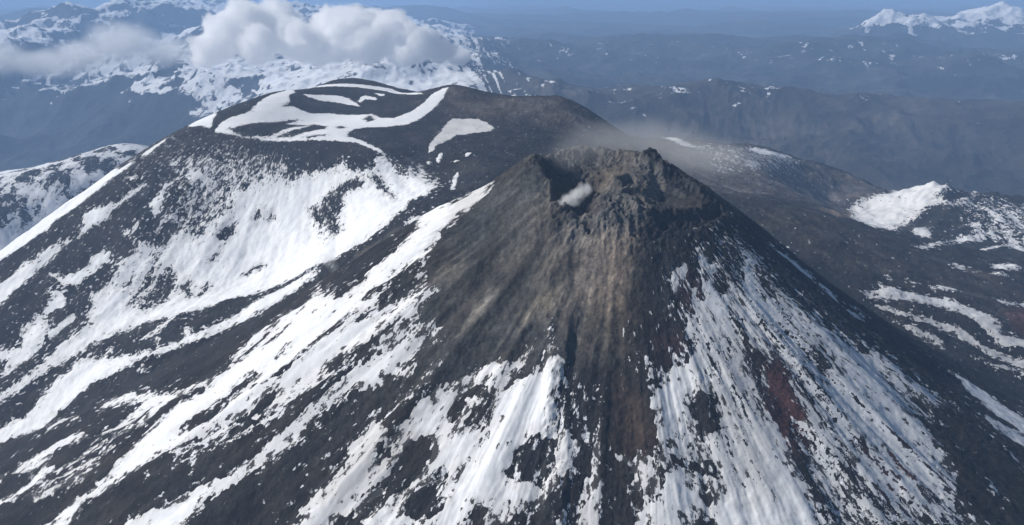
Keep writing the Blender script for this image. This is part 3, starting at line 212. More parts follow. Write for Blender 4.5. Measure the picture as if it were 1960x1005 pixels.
('F',-0.6,2.5,None,[(284.4,916.9),(287.3,896.7),(292.5,891.4),(292.0,879.8),(286.4,880.3),(284.5,896.9)]),
('F',-0.5,2.5,None,[(309.4,879.9),(316.6,873.8),(318.8,860.6),(322.8,848.3),(316.8,853.4),(311.4,865.4)]),
('F',-0.5,2.5,None,[(337.9,934.3),(346.4,927.4),(357.3,918.6),(346.8,907.7),(339.4,913.7)]),
('F',-0.45,2.5,None,[(348.2,944.3),(364.7,926.5),(357.4,923.0)]),
('F',-0.7,2.5,None,[(427.8,944.9),(450.0,935.4),(445.4,931.8),(428.9,939.0)]),
('F',-0.7,2.5,None,[(457.2,933.9),(476.3,928.7),(470.4,922.3),(457.0,928.8)]),
('F',-0.6,2.5,None,[(339.8,806.7),(345.0,788.3),(344.6,778.4),(339.0,786.6)]),
('F',-0.5,2.5,None,[(328.5,783.8),(331.3,770.3),(328.4,769.5)]),
('F',-0.4,2.5,None,[(355.2,786.3),(365.0,767.2),(360.0,768.2)]),
('F',-0.45,2.5,None,[(364.6,841.1),(370.6,824.3),(377.1,818.6),(367.0,822.0)]),
('F',-0.4,2.5,None,[(395.6,838.9),(417.2,819.4),(431.2,797.5),(421.9,802.3),(402.0,824.8)]),
('F',-1,2.5,None,[(183.5,840.2),(200.3,843.4),(209.2,837.8),(209.2,825.4),(208.5,809.7),(200.1,804.1),(192.4,811.4),(190.9,818.5),(181.5,820.1)]),
('F',-0.35,2.5,None,[(173.2,814.6),(193.2,816.3),(189.6,794.7),(176.4,793.6)]),
('F',-0.8,2.5,None,[(176.9,780.0),(190.4,783.2),(199.8,778.2),(197.9,767.3),(185.4,768.9),(178.3,772.4),(158.0,773.5),(155.3,776.1)]),
('F',-0.8,2.5,None,[(180.0,751.1),(190.6,754.4),(192.9,750.3),(184.1,745.4)]),
('F',-0.85,2.5,None,[(173.5,725.9),(179.8,734.5),(192.0,733.2),(189.9,726.8),(187.3,712.3),(171.2,711.4)]),
('F',-0.4,2.5,None,[(174.2,762.0),(184.6,763.6),(194.0,759.0),(186.1,757.6)]),
('F',0.72,2.5,None,[(210.4,1000.0),(219.7,999.8),(221.6,991.9),(226.7,985.3),(235.6,982.9),(234.6,977.0),(228.4,969.4),(228.9,961.3),(231.9,954.0),(239.2,950.6),(243.3,940.4),(239.0,933.5),(223.5,929.5),(216.2,938.9),(215.8,955.0),(217.1,971.5),(214.6,987.1)]),
('F',0.8,2.5,None,[(278.0,1006.9),(285.3,1010.9),(278.1,982.5),(280.8,974.5),(288.1,965.2),(294.4,952.2),(281.0,947.1),(274.6,959.9),(271.3,973.8),(269.2,978.9)]),
('F',0.55,2.5,None,[(175.0,954.4),(184.3,966.3),(197.9,977.3),(199.5,966.9),(191.4,952.2),(184.3,943.2),(186.6,938.4),(188.8,933.6),(183.6,938.0),(178.9,947.5)]),
('F',0.4,2.5,None,[(199.0,951.1),(210.0,956.2),(209.5,926.6),(196.3,924.2)]),
('F',0.5,2.5,None,[(190.3,923.3),(205.7,928.6),(198.8,902.9),(191.0,896.5)]),
('F',0.6,2.5,None,[(141.8,913.9),(143.7,915.5),(140.7,897.9),(137.5,884.4),(135.5,887.0),(137.8,903.1)]),
('F',0.6,2.5,None,[(128.0,907.0),(130.8,907.1),(126.1,899.5),(124.5,900.5)]),
('F',0.6,2.5,None,[(110.9,862.2),(116.9,862.2),(115.6,853.8),(112.4,854.9)]),
('F',0.6,2.5,None,[(132.6,880.5),(135.5,876.3),(133.6,868.8),(131.3,873.5)]),
('F',0.6,2.5,None,[(143.5,868.7),(150.2,869.0),(146.8,850.5),(140.7,845.0),(138.9,852.7)]),
('F',0.5,2.5,None,[(173.9,931.6),(179.0,934.7),(176.1,921.5),(171.7,918.4)]),
('F',-0.7,10,None,[(112.4,891.9),(155.1,919.7),(155.0,871.9),(143.2,866.0),(120.0,854.9),(110.1,865.4)]),
('F',0.6,3,None,[(382.1,1067.0),(401.0,1070.2),(412.5,1048.1),(427.8,1055.1),(453.6,1075.1),(440.0,1049.6),(422.9,1030.3),(412.1,1031.4),(400.4,1037.6),(386.9,1049.4)]),
('F',0.45,2,None,[(305.1,1067.2),(327.3,1072.4),(356.4,1075.5),(384.5,1074.4),(375.9,1058.8),(347.7,1058.1),(320.0,1058.0)]),
('F',0.92,3,None,[(567.9,1067.1),(596.6,1087.0),(610.6,1070.6),(631.1,1053.6),(662.8,1044.2),(686.0,1033.5),(657.2,985.5),(632.9,992.3),(618.2,1003.9),(594.6,1012.8),(583.1,1032.0),(577.2,1063.5)]),
('F',0.75,4,None,[(568.2,975.7),(631.0,988.9),(655.2,982.2),(631.2,941.2),(609.2,950.1),(572.8,958.1)]),
('F',0.8,2,None,[(515.0,851.2),(522.0,850.5),(523.1,834.5),(519.0,835.8),(513.2,842.5)]),
]
# ground colours, with painted shade on the crater's inner walls: surface, soft edge, colour, strength, outline
TINT = [
('F',40,(0.068, 0.067, 0.064),1,[(33.0,1114.9),(51.9,1052.6),(61.4,1011.4),(71.1,962.7),(62.9,911.9),(11.3,889.6),(-45.7,900.6),(-103.4,900.0),(-138.3,926.8),(-127.9,975.0),(-93.5,1012.4),(-64.8,1068.8),(-26.3,1097.4),(3.3,1092.7)]),
('F',25,(0.042, 0.041, 0.04),0.8,[(-31.8,1047.9),(18.8,1037.4),(24.5,1003.5),(-12.0,965.5),(-58.4,926.3),(-104.3,911.0),(-112.7,940.8),(-79.2,982.3)]),
('F',14,(0.1, 0.099, 0.093),0.9,[(32.7,1100.3),(50.7,1054.6),(43.5,1026.8),(12.3,1002.0),(-24.2,979.6),(-12.4,1015.2),(12.6,1044.9),(25.6,1071.8)]),
('F',18,(0.09, 0.085, 0.078),0.9,[(61.4,1011.4),(143.2,1004.5),(151.6,968.6),(129.1,918.4),(105.5,876.0),(66.5,872.9),(57.2,912.9),(34.8,929.5)]),
('F',10,(0.205, 0.178, 0.155),0.95,[(72.2,1007.2),(90.8,995.5),(133.6,1000.7),(138.4,987.9),(129.2,952.2),(115.1,923.1),(97.5,918.4),(75.9,941.5),(65.5,969.4),(57.4,988.1)]),
('F',8,(0.15, 0.135, 0.115),0.9,[(57.4,988.1),(72.4,989.0),(65.8,974.5),(41.7,966.3),(29.8,964.9)]),
('F',6,(0.05, 0.045, 0.042),0.9,[(69.0,978.9),(81.0,981.9),(86.7,976.8),(77.1,963.8),(62.2,959.9),(56.5,964.2)]),
('F',6,(0.2, 0.193, 0.18),0.95,[(-13.2,968.6),(-17.9,958.4),(-32.5,945.0),(-46.9,933.5),(-55.5,927.8),(-58.6,930.8),(-44.3,944.0),(-28.8,966.7)]),
('F',7,(0.16, 0.145, 0.12),0.85,[(11.6,930.3),(35.4,951.9),(51.7,947.0),(43.6,932.7),(29.1,931.1),(14.4,920.7)]),
('F',8,(0.12, 0.117, 0.11),0.9,[(-83.9,1008.7),(-68.5,1013.2),(-49.5,1006.9),(-79.7,991.5),(-110.1,983.3),(-111.1,996.2)]),
('F',14,(0.1, 0.095, 0.089),0.9,[(56.7,1917.2),(335.5,2269.8),(208.9,1130.1),(250.9,1083.3),(231.2,1050.0),(174.3,1030.1),(139.7,1000.3),(97.2,1000.3),(50.3,1041.8)]),
('F',7,(0.27, 0.23, 0.185),0.95,[(188.1,1104.8),(209.0,1089.8),(246.7,1079.4),(231.6,1052.0),(195.5,1045.5),(171.4,1055.3)]),
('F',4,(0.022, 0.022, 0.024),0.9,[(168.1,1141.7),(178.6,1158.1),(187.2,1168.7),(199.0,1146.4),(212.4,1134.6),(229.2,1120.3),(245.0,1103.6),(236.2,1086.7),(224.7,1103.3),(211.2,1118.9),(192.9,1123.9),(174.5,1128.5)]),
('F',5,(0.035, 0.033, 0.032),0.85,[(39.2,1100.7),(55.3,1133.6),(71.1,1134.7),(95.1,1136.8),(111.7,1126.6),(103.1,1074.0),(92.6,1052.0),(66.5,1051.1),(52.0,1054.4),(46.5,1082.0)]),  # inner crater walls: their shade painted into the rock colour
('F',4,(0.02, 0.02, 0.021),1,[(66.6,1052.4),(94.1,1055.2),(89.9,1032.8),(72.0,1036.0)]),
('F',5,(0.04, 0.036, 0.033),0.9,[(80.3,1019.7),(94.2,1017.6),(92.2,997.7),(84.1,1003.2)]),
('F',8,(0.058, 0.028, 0.029),0.9,[(271.2,884.9),(296.6,898.6),(307.8,841.0),(296.9,800.1),(274.4,807.1),(266.1,830.1)]),
('F',8,(0.06, 0.028, 0.03),0.8,[(195.6,960.8),(217.5,966.2),(211.3,926.9),(191.1,928.7)]),
('F',8,(0.038, 0.025, 0.026),0.8,[(152.6,898.5),(187.1,901.4),(182.3,868.7),(154.0,863.9)]),
('F',20,(0.12, 0.055, 0.05),0.6,[(357.3,809.5),(417.8,836.2),(432.2,813.9),(376.6,785.1)]),
('F',10,(0.055, 0.042, 0.036),0.9,[(106.4,854.9),(134.2,834.7),(143.5,801.2),(133.4,781.6),(107.9,783.3),(105.6,815.0)]),
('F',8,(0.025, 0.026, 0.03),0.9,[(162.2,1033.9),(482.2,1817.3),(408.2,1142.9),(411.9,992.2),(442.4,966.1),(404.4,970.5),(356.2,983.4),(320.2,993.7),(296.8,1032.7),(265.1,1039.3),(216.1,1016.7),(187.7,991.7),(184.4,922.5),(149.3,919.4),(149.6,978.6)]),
('G',40,(0.075, 0.066, 0.062),0.9,[(-147.8,2316.6),(-60.4,2308.5),(135.1,2319.6),(243.1,2235.7),(149.1,2114.1),(25.0,2132.8),(-101.0,2156.4),(-169.3,2231.9)]),
('G',60,(0.115, 0.105, 0.1),0.9,[(260.4,2210.7),(503.8,2671.3),(705.1,2707.0),(957.3,2987.9),(1199.0,3038.5),(1223.0,2821.7),(1127.7,2836.0),(837.4,2398.2),(701.1,2337.3),(460.0,1916.7),(313.6,1949.5)]),
('G',60,(0.05, 0.046, 0.044),0.7,[(461.0,1821.7),(683.0,1949.3),(833.1,1898.9),(995.1,1860.7),(1103.5,1820.5),(929.2,1507.2),(820.8,1614.2),(653.5,1578.3),(541.6,1712.3)]),
('G',20,(0.25, 0.19, 0.14),0.9,[(790.5,2240.1),(1128.7,2839.0),(1108.7,2780.0),(811.1,2163.7)]),
('G',10,(0.07, 0.035, 0.032),0.8,[(956.4,1614.7),(1032.0,1655.2),(942.8,1496.1),(909.2,1516.2)]),
('G',10,(0.11, 0.1, 0.095),0.8,[(-267.7,1509.5),(-168.9,1550.2),(-174.5,1509.6),(-232.7,1458.8),(-290.4,1423.8)]),
]
# dust on the snow: surface, soft edge, strength, outline
DIRT = [
('G',6,0.42,[(-209.0,2164.3),(-38.0,2162.2),(-29.8,2026.8),(-177.4,1870.1)]),
('F',10,0.62,[(-35.5,948.6),(17.2,911.2),(11.2,886.8),(-28.5,897.9),(-45.7,900.6)]),
('F',12,0.38,[(-90.3,1674.5),(-23.4,1119.9),(-22.4,1063.1),(-58.1,1064.1),(-77.3,1058.6)]),
('F',12,0.35,[(-69.4,912.5),(-68.8,901.3),(-123.1,863.5),(-146.2,867.2),(-156.4,857.7),(-184.6,819.8),(-214.9,803.3),(-174.0,787.1),(-108.5,828.4),(-94.6,860.3)]),
('F',10,0.5,[(45.1,892.8),(61.0,873.5),(59.7,847.2),(48.9,848.4)]),
('F',20,0.25,[(-101.6,878.2),(-68.8,901.3),(-50.9,885.3),(-72.7,869.8),(-104.7,847.8)]),
('F',25,0.28,[(207.6,904.3),(259.3,916.1),(269.0,830.7),(262.8,758.4),(205.2,751.3),(207.2,820.2)]),
('G',25,0.35,[(634.5,1553.1),(1037.1,1555.4),(925.4,1362.8),(723.7,1392.8),(625.2,1472.0)]),
('G',15,0.22,[(1044.8,2794.5),(2209.9,4500.0),(2429.5,4394.1),(1371.7,2610.1),(886.7,2024.5)]),
('F',8,0.3,[(84.4,743.6),(59.7,744.9),(53.1,712.0),(81.9,710.5)]),
]
# pits, ledges and crests of the crater: height change, soft edge, outline
CRATER = [
(-20,3.5,[(51.3,1070.6),(66.2,1106.4),(81.0,1129.4),(93.7,1137.0),(110.4,1119.2),(107.3,1078.9),(100.6,1074.2),(95.6,1058.1),(81.3,1053.4),(66.5,1051.1),(50.6,1050.3)]),
(-14,3,[(69.7,1050.3),(79.7,1058.3),(90.1,1051.9),(91.8,1042.3),(84.9,1033.3),(75.1,1034.9)]),
(-9,3.5,[(81.2,1014.4),(87.5,1017.1),(94.4,1011.2),(91.1,999.4),(84.6,1001.6)]),
(-10,3.5,[(37.2,1099.1),(46.2,1109.4),(57.9,1131.1),(73.4,1139.2),(66.7,1117.0),(53.1,1082.8),(46.5,1082.0),(41.5,1087.8)]),
(-7,3,[(112.0,1130.5),(120.6,1123.3),(123.5,1076.7),(117.9,1069.4),(110.1,1066.9),(107.5,1081.1)]),
(-7,3,[(131.5,1079.4),(147.0,1095.4),(156.4,1091.8),(150.6,1076.1),(140.9,1070.0),(134.8,1074.0)]),
(-6,3,[(133.7,1061.3),(150.2,1066.7),(173.7,1073.0),(189.9,1072.1),(168.7,1059.1),(145.8,1055.0)]),
(8,3.5,[(166.6,1140.4),(174.9,1151.9),(185.1,1164.4),(197.0,1142.3),(210.5,1131.5),(227.2,1116.8),(244.5,1100.8),(235.4,1082.5),(224.8,1096.6),(212.2,1108.4),(189.9,1117.7),(174.5,1128.5)]),
(5,6,[(102.2,1062.2),(118.0,1062.0),(132.7,1050.8),(154.9,1051.2),(170.1,1046.1),(167.9,1028.9),(134.4,1008.0),(103.7,1006.3),(96.4,1029.7)]),
(4,5,[(-0.0,-1.0),(85.0,1198.1),(128.3,1204.1),(168.2,1183.3),(161.4,1157.7),(119.8,1189.2),(76.8,1178.9),(48.9,1177.2)]),
(-5,5,[(177.8,1103.1),(202.0,1087.3),(234.4,1067.1),(225.5,1054.3),(196.5,1051.9),(175.5,1062.1)]),
(-9,5,[(170.4,1024.2),(200.5,1037.8),(230.8,1048.0),(254.0,1076.0),(259.4,1060.4),(230.6,1028.0),(196.7,1012.2),(171.3,1007.3)]),
]
# ash slopes without crags
SMOOTH = [
[(178.9,1111.2),(203.1,1094.0),(236.2,1076.5),(239.6,1060.3),(201.4,1043.3),(177.5,1044.2),(170.7,1074.4)],
[(31.4,1103.8),(45.1,1077.2),(50.5,1048.6),(43.5,1026.8),(12.3,1012.3),(-12.5,1032.5),(6.4,1065.1)],
]

VENT = [(67.2,1051.5),(80.0,1062.0),(91.5,1054.0),(93.7,1041.4),(85.9,1030.1),(73.7,1032.4)]
CREST = [(165.3,1140.8),(175.5,1155.8),(186.2,1171.6),(197.6,1146.5),(211.1,1134.7),(227.9,1120.7),(246.8,1105.6),(234.7,1078.7),(224.1,1092.7),(211.6,1105.2),(189.6,1115.4),(174.2,1126.1)]
BOWL = [(35.0,1114.9),(56.4,1192.2),(77.7,1195.1),(121.1,1204.1),(168.2,1183.3),(178.6,1158.1),(212.2,1128.9),(253.0,1084.1),(234.5,1050.4),(200.7,1038.8),(170.6,1025.9),(137.0,1004.0),(103.1,998.9),(79.2,1002.0),(65.2,1026.9),(51.7,1046.5),(43.9,1079.8)]

# ---------------------------------------------------------------- terrain mathematics (metres, map coordinates)
def _hash(ix, iy, seed):
    h = (ix.astype(np.int64) * 374761393 + iy.astype(np.int64) * 668265263 + seed * 974634777) & 0xFFFFFFFF
    h = ((h ^ (h >> 13)) * 1274126177) & 0xFFFFFFFF
    return (h ^ (h >> 16)) & 0xFFFFFFFF
_A = np.arange(256) * (2 * math.pi / 256); _GX = np.cos(_A); _GY = np.sin(_A)
def pn(x, y, seed=0):
    """gradient noise, about -1..1"""
    ix = np.floor(x); iy = np.floor(y); fx = x - ix; fy = y - iy
    ix = ix.astype(np.int64); iy = iy.astype(np.int64)
    u = fx * fx * fx * (fx * (fx * 6 - 15) + 10); v = fy * fy * fy * (fy * (fy * 6 - 15) + 10)
    def g(dx, dy):
        h = _hash(ix + dx, iy + dy, seed) & 255
        return _GX[h] * (fx - dx) + _GY[h] * (fy - dy)
    a = g(0, 0); b = g(1, 0); c = g(0, 1); d = g(1, 1)
    return ((a + (b - a) * u) * (1 - v) + (c + (d - c) * u) * v) * 1.5
def fbm(x, y, octs, seed=0, gain=0.5):
    s = 0; a = 1.0
    for k in range(octs):
        s = s + a * pn(x * 2 ** k + 17.3 * k, y * 2 ** k - 9.1 * k, seed + k); a *= gain
    return s
def ridged(x, y, octs, seed=0, gain=0.5):
    s = 0; a = 1.0
    for k in range(octs):
        s = s + a * (1 - 2 * np.abs(pn(x * 2 ** k + 5.7 * k, y * 2 ** k + 3.3 * k, seed + k))); a *= gain
    return s
def sstep(x, a, b):
    t = np.clip((x - a) / (b - a), 0, 1); return t * t * (3 - 2 * t)

class TPS:
    """thin plate surface through surveyed spot heights"""
    def __init__(self, P, Z, smooth=1e-6):
        P = np.asarray(P, float); self.P = P; n = len(P)
        d = ((P[:, None] - P[None]) ** 2).sum(-1); K = 0.5 * d * np.log(d + 1e-12) + smooth * np.eye(n)
        A = np.zeros((n + 3, n + 3)); A[:n, :n] = K; A[:n, n] = 1; A[:n, n + 1:] = P; A[n:, :n] = A[:n, n:].T
        self.w = np.linalg.solve(A, np.r_[np.asarray(Z, float), 0, 0, 0])
    def __call__(self, u, v):
        u = np.asarray(u, float); v = np.asarray(v, float); sh = u.shape; u = u.ravel(); v = v.ravel()
        out = np.empty(len(u)); n = len(self.P)
        for i in range(0, len(u), 60000):
            a = u[i:i + 60000].astype(np.float32); b = v[i:i + 60000].astype(np.float32)
            d = (a[:, None] - self.P[None, :, 0].astype(np.float32)) ** 2 + (b[:, None] - self.P[None, :, 1].astype(np.float32)) ** 2
            k = 0.5 * d * np.log(d + 1e-12)
            out[i:i + 60000] = k @ self.w[:n].astype(np.float32) + self.w[n] + self.w[n + 1] * a + self.w[n + 2] * b
        return out.reshape(sh)

CONE = (138.9, 1100.0)                       # centre of the active crater
OLD = (-470.0, 2230.0)                       # centre of the older summit
def _lp(x, y):
    return np.arctan2(x, y), 0.5 * np.log(x * x + y * y)
_g = np.array(COUNTRY, float); _f = np.array(CONEPTS, float)
_gu, _gv = _lp(_g[:, 0], _g[:, 1])
TPS_G = TPS(np.c_[_gu, _gv], _g[:, 2] / 1000, 2e-6)
TPS_F = TPS((_f[:, :2] - CONE) / 100, _f[:, 2] / 100, 1e-5)
def base_G(x, y):
    u, v = _lp(x, y); return TPS_G(u, v) * 1000
def base_F(x, y):
    r = np.hypot(x - CONE[0], y - CONE[1])
    z = np.full(np.shape(x), -500.0); m = r < 1900
    if np.any(m): z[m] = TPS_F((x[m] - CONE[0]) / 100, (y[m] - CONE[1]) / 100) * 100
    return z
def smax(a, b, k=10.0):
    h = np.clip(0.5 + 0.5 * (a - b) / k, 0, 1); return b + (a - b) * h + k * h * (1 - h)

# ---------------------------------------------------------------- survey grid (a fan over the country, finest over the volcanoes)
az = np.r_[np.linspace(-50, -35.5, 50)[:-1], np.linspace(-35.5, 0, 440)[:-1], np.linspace(0, 16, 260)[:-1], np.linspace(16, 35.5, 250), np.linspace(35.5, 50, 50)[1:]] * math.pi / 180
rr = np.r_[np.geomspace(280, 640, 60)[:-1], np.geomspace(640, 1000, 220)[:-1], np.geomspace(1000, 1230, 130)[:-1], np.geomspace(1230, 3500, 400)[:-1],
           np.geomspace(3500, 12000, 190)[:-1], np.geomspace(12000, 18000, 100)[:-1], np.geomspace(18000, 110000, 90)]
NCOL, NROW = len(az), len(rr)
AZ, RR = np.meshgrid(az, rr); X = (RR * np.sin(AZ)).ravel(); Y = (RR * np.cos(AZ)).ravel(); R = RR.ravel(); A_ = AZ.ravel()
G = base_G(X, Y); F = base_F(X, Y)
rc = np.hypot(X - CONE[0], Y - CONE[1]); tc = np.arctan2(X - CONE[0], CONE[1] - Y)          # cone polar
ro = np.hypot(X - OLD[0], Y - OLD[1]); to = np.arctan2(X - OLD[0], OLD[1] - Y)              # older summit polar
near = R < 3600
# --- signed distance painting of the snow map
def inside_dist(px, py, poly):
    poly = np.asarray(poly, float); q = np.roll(poly, -1, 0); ins = np.zeros(len(px), bool); dm = np.full(len(px), 1e18)
    for (x1, y1), (x2, y2) in zip(poly, q):
        ex, ey = x2 - x1, y2 - y1; l2 = ex * ex + ey * ey + 1e-9
        t = np.clip(((px - x1) * ex + (py - y1) * ey) / l2, 0, 1)
        dm = np.minimum(dm, (px - x1 - t * ex) ** 2 + (py - y1 - t * ey) ** 2)
        cr = (y1 > py) != (y2 > py)
        if cr.any(): ins ^= cr & (px < ex * (py - y1) / (ey if ey else 1e-9) + x1)
    d = np.sqrt(dm); return np.where(ins, d, -d)
# --- relief: ribs and gullies down the flanks, blocky rock, alpine ridges far away
fine = np.zeros_like(X); nb = np.zeros_like(X); n1 = np.zeros_like(X)
xn, yn = X[near], Y[near]
blk = fbm(xn / 34, yn / 34, 3, 11)
rub = fbm(xn / 7.5, yn / 7.5, 2, 21)
fl = sstep(rc[near], 110, 260)
rib = fbm(tc[near] * 9, rc[near] / 420, 2, 31) * 5.5 + pn(tc[near] * 24 + blk * .6, rc[near] / 240, 36) * 1.1 * sstep(rc[near], 200, 420) + pn(tc[near] * 40 + blk * .5, rc[near] / 150, 41) * 0.9 * (.4 + sstep(fbm(xn / 120, yn / 120, 2, 46), -.2, .5)) + pn(tc[near] * 95 + blk * .6, rc[near] / 45, 42) * 0.4
crag = np.exp(-((rc[near] - 75) / 55.0) ** 2)
for poly in SMOOTH:
    s_ = np.where(rc[near] < 260)[0]; crag[s_] *= 1 - .9 * sstep(inside_dist(xn[s_], yn[s_], poly), -6, 6)
Fd = F[near] + fl * rib + (0.5 + 0.5 * fl) * blk * 0.7 + rub * 0.25 + crag * (ridged(xn / 24, yn / 24, 5, 51, .68) * 3.6 - 2.2)
ribo = fbm(to[near] * 7, ro[near] / 500, 2, 61) * 6 + pn(to[near] * 34, ro[near] / 140, 71) * 1.1
face = sstep(ro[near], 300, 480)
right = sstep(xn, 250, 600)
Gd = G[near] + face * ribo + blk * (0.4 + 1.4 * face) + rub * 0.6 * face + right * (fbm(xn / 130, yn / 130, 3, 81) * 5 + sstep(xn, 900, 1150) * ridged(xn / 190, yn / 190, 4, 86) * 9)
hx0, hy0, hx1, hy1 = HILLTOP                                                              # the low hill at the right: a short rocky crest
th_ = np.clip(((xn - hx0) * (hx1 - hx0) + (yn - hy0) * (hy1 - hy0)) / ((hx1 - hx0) ** 2 + (hy1 - hy0) ** 2), 0, 1)
dh_ = np.hypot(xn - hx0 - th_ * (hx1 - hx0), yn - hy0 - th_ * (hy1 - hy0))
Gd += np.exp(-(dh_ / 120) ** 1.2) * (46 - 26 * th_ + 9 * ridged(xn / 60, yn / 60, 3, 88))
Z = G.copy(); hill = ~near
xf, yf = X[hill], Y[hill]; rf = R[hill]; af = A_[hill]
left = sstep(af, 0.02, -0.10)
w = sstep(rf, 3600, 4400)
amp = 100 + 125 * left * sstep(rf, 5500, 8500)
mid = (left * ridged(xf / 2700, yf / 2700, 6, 102, 0.52) + (1 - left) * ridged(xf / 2100, yf / 2100, 5, 101, 0.52)) * amp * (1 - (1 - left) * sstep(rf, 10000, 16000) - left * sstep(rf, 14000, 20000)) - 30 * left
lay = ridged(xf / 6500 + .2 * pn(xf / 3000, yf / 3000, 117), yf / 2600, 5, 112, .5) * 230 * sstep(rf, 7000, 9500) * (1 - left * .6) * (1 - sstep(rf, 14000, 19000))
lay = lay + ridged(xf / 11000, yf / 7000, 5, 113, .5) * 300 * sstep(rf, 13000, 19000) * (1 - .5 * sstep(rf, 40000, 70000))
cliff = (1 - left) * np.exp(-((rf - 5600) / 900) ** 2) * ridged(af * 22 + .4 * pn(xf / 700, yf / 700, 119), rf / 1500, 5, 118, .55) * 12
Z[hill] = G[hill] + w * (mid + lay + cliff - 60 - 190 * (1 - left) * sstep(rf, 6300, 7600) * (1 - sstep(rf, 17000, 24000)))
spur = ridged(xf / 1500, yf / 1500, 5, 121, .55)
for k_, sp_, line in RIDGES:
    best = np.full(len(xf), -1e9); lp = np.array(line, float); s_ = np.where((rf > np.hypot(*lp[:, :2].T).min() - 2600) & (rf < np.hypot(*lp[:, :2].T).max() + 2600))[0]
    for p0, p1 in zip(lp[:-1], lp[1:]):
        e = p1[:2] - p0[:2]; t_ = np.clip(((xf[s_] - p0[0]) * e[0] + (yf[s_] - p0[1]) * e[1]) / (e @ e), 0, 1)
        d_ = np.hypot(xf[s_] - p0[0] - t_ * e[0], yf[s_] - p0[1] - t_ * e[1])
        best[s_] = np.maximum(best[s_], p0[2] + (p1[2] - p0[2]) * t_ - k_ * np.sqrt(d_ * d_ + 60 ** 2) + sp_ * (spur[s_] - .6) * np.clip(.25 + d_ / 700, 0, 1))
    Z[hill] = smax(best, Z[hill], 25)
for px_, py_, h_, wd_ in PEAKS:                                                              # the far white cones
    dd = np.hypot(xf - px_, yf - py_) * (1 + 0.25 * fbm(xf / 700, yf / 700, 4, 131))
    Z[hill] += np.exp(-np.abs(dd / wd_) ** 1.3) * (h_ + 48 * ridged(xf / 420, yf / 420, 4, 136, .55))
for dz_, soft, poly in CRATER:
    P_ = np.asarray(poly); s_ = np.where((xn > P_[:, 0].min() - 12) & (xn < P_[:, 0].max() + 12) & (yn > P_[:, 1].min() - 12) & (yn < P_[:, 1].max() + 12))[0]
    d_ = inside_dist(xn[s_] + 3 * blk[s_] + 2 * rub[s_], yn[s_] + 3 * fbm(xn[s_] / 11, yn[s_] / 11, 2, 55), P_)
    Fd[s_] += sstep(d_, -soft, soft) * dz_ * (1 + .25 * rub[s_] + .25 * blk[s_])
Z[near] = smax(Fd, Gd)
coneside = F > G

def weight(surf, soft, poly):
    P = np.asarray(poly); x0, y0 = P.min(0) - soft; x1, y1 = P.max(0) + soft
    ok = (F > G - 170) if surf == 'F' else (G > F - 25)
    s = np.where((X > x0) & (X < x1) & (Y > y0) & (Y < y1) & ok & near)[0]
    if len(s) == 0: return s, None
    d = inside_dist(X[s] + warpx[s] * (1.2 + soft * 0.6), Y[s] + warpy[s] * (1.2 + soft * 0.6), P)
    return s, np.clip(0.5 + d / (2 * soft), 0, 1)
warpx = np.zeros_like(X); warpy = np.zeros_like(X)
warpx[near] = fbm(xn / 13, yn / 13, 3, 141, .7); warpy[near] = fbm(xn / 13 + 50, yn / 13, 3, 151, .7)
cov = np.where(coneside, -0.86, -0.88); cov2 = cov.copy(); patch = np.zeros(len(X), np.int32)
for k, (surf, val, soft, nm, poly) in enumerate(SNOW):
    s, wt = weight(surf, soft, poly)
    if wt is None: continue
    cov[s] += (val - cov[s]) * wt
    s2, w2 = weight(surf, soft * 2.5 + 7 if not nm else soft + 2, poly); cov2[s2] += (val - cov2[s2]) * w2
    if nm: patch[s[wt > 0.02]] = k + 1
# grain of the cover: streaks down the cone, clods on the older face
gr = np.zeros_like(X)
tcn, rcn = tc[near], rc[near]
st = 0.50 * fbm(tcn * 55, rcn / 50, 4, 161, .65) + 0.34 * fbm(xn / 6.5, yn / 6.5, 3, 171, .75) + .5 * fbm(tcn * 17, rcn / 130, 3, 176, .6) + .4 * fbm(xn / 38, yn / 38, 3, 178, .6) - .14 * pn(tc[near] * 40 + blk * .5, rc[near] / 150, 41)
so_ = 0.45 * fbm(to[near] * 38, ro[near] / 34, 3, 181, .65) + 0.62 * fbm(xn / 12, yn / 12, 4, 191, .7)
cs = coneside[near]
gr[near] = np.where(cs, st, so_)
mask = cov + 1.0 * gr * np.clip(1.22 - np.abs(cov), 0.02, 1)
# far snow: lies where the slope can hold it
Z2 = Z.reshape(NROW, NCOL); gr_ = np.gradient(Z2, rr, axis=0); ga_ = np.gradient(Z2, az, axis=1) / rr[:, None]
steep = np.hypot(gr_, ga_).ravel()[hill]
zz = Z[hill]; snowline = 1290 - 110 * sstep(af, -.37, -.26) + 70 * fbm(xf / 1800, yf / 1800, 3, 201) + 60 * fbm(xf / 320, yf / 320, 3, 206)
mf = left * np.clip((zz - snowline) / 130, -1.2, .75) - left * np.clip((steep - .27) * 2.4, 0, 1.3) + (.55 - .15 * left) * fbm(xf / (230 + 200 * left), yf / (230 + 200 * left), 5, 211, .62) - 1.0 * (1 - left) + (1 - left) * sstep(zz, 1400, 1500) * .55
mf = np.where((rf > 11000) & ((left < .5) | (rf > 15500)), -1.0 + 0.55 * fbm(xf / 900, yf / 900, 3, 221), mf)
for px_, py_, h_, wd_ in PEAKS:
    dd = np.hypot(xf - px_, yf - py_); mf = np.where(dd < wd_ * 3, np.maximum(mf, (zz - 1715) / 150 + 1.0 * fbm(xf / 240, yf / 240, 5, 231, .65)), mf)
mask[hill] = np.clip(mf, -1, 1)
flat = near & (A_ < -0.36) & (Y > 2400) & (X < -900)                                          # low shelf left of the older volcano
mask[flat] = 0.05 + 1.0 * fbm(X[flat] / 60, Y[flat] / 110, 5, 241, .7)
mask = np.where(np.abs(mask) < 1e-4, 1e-4, mask)

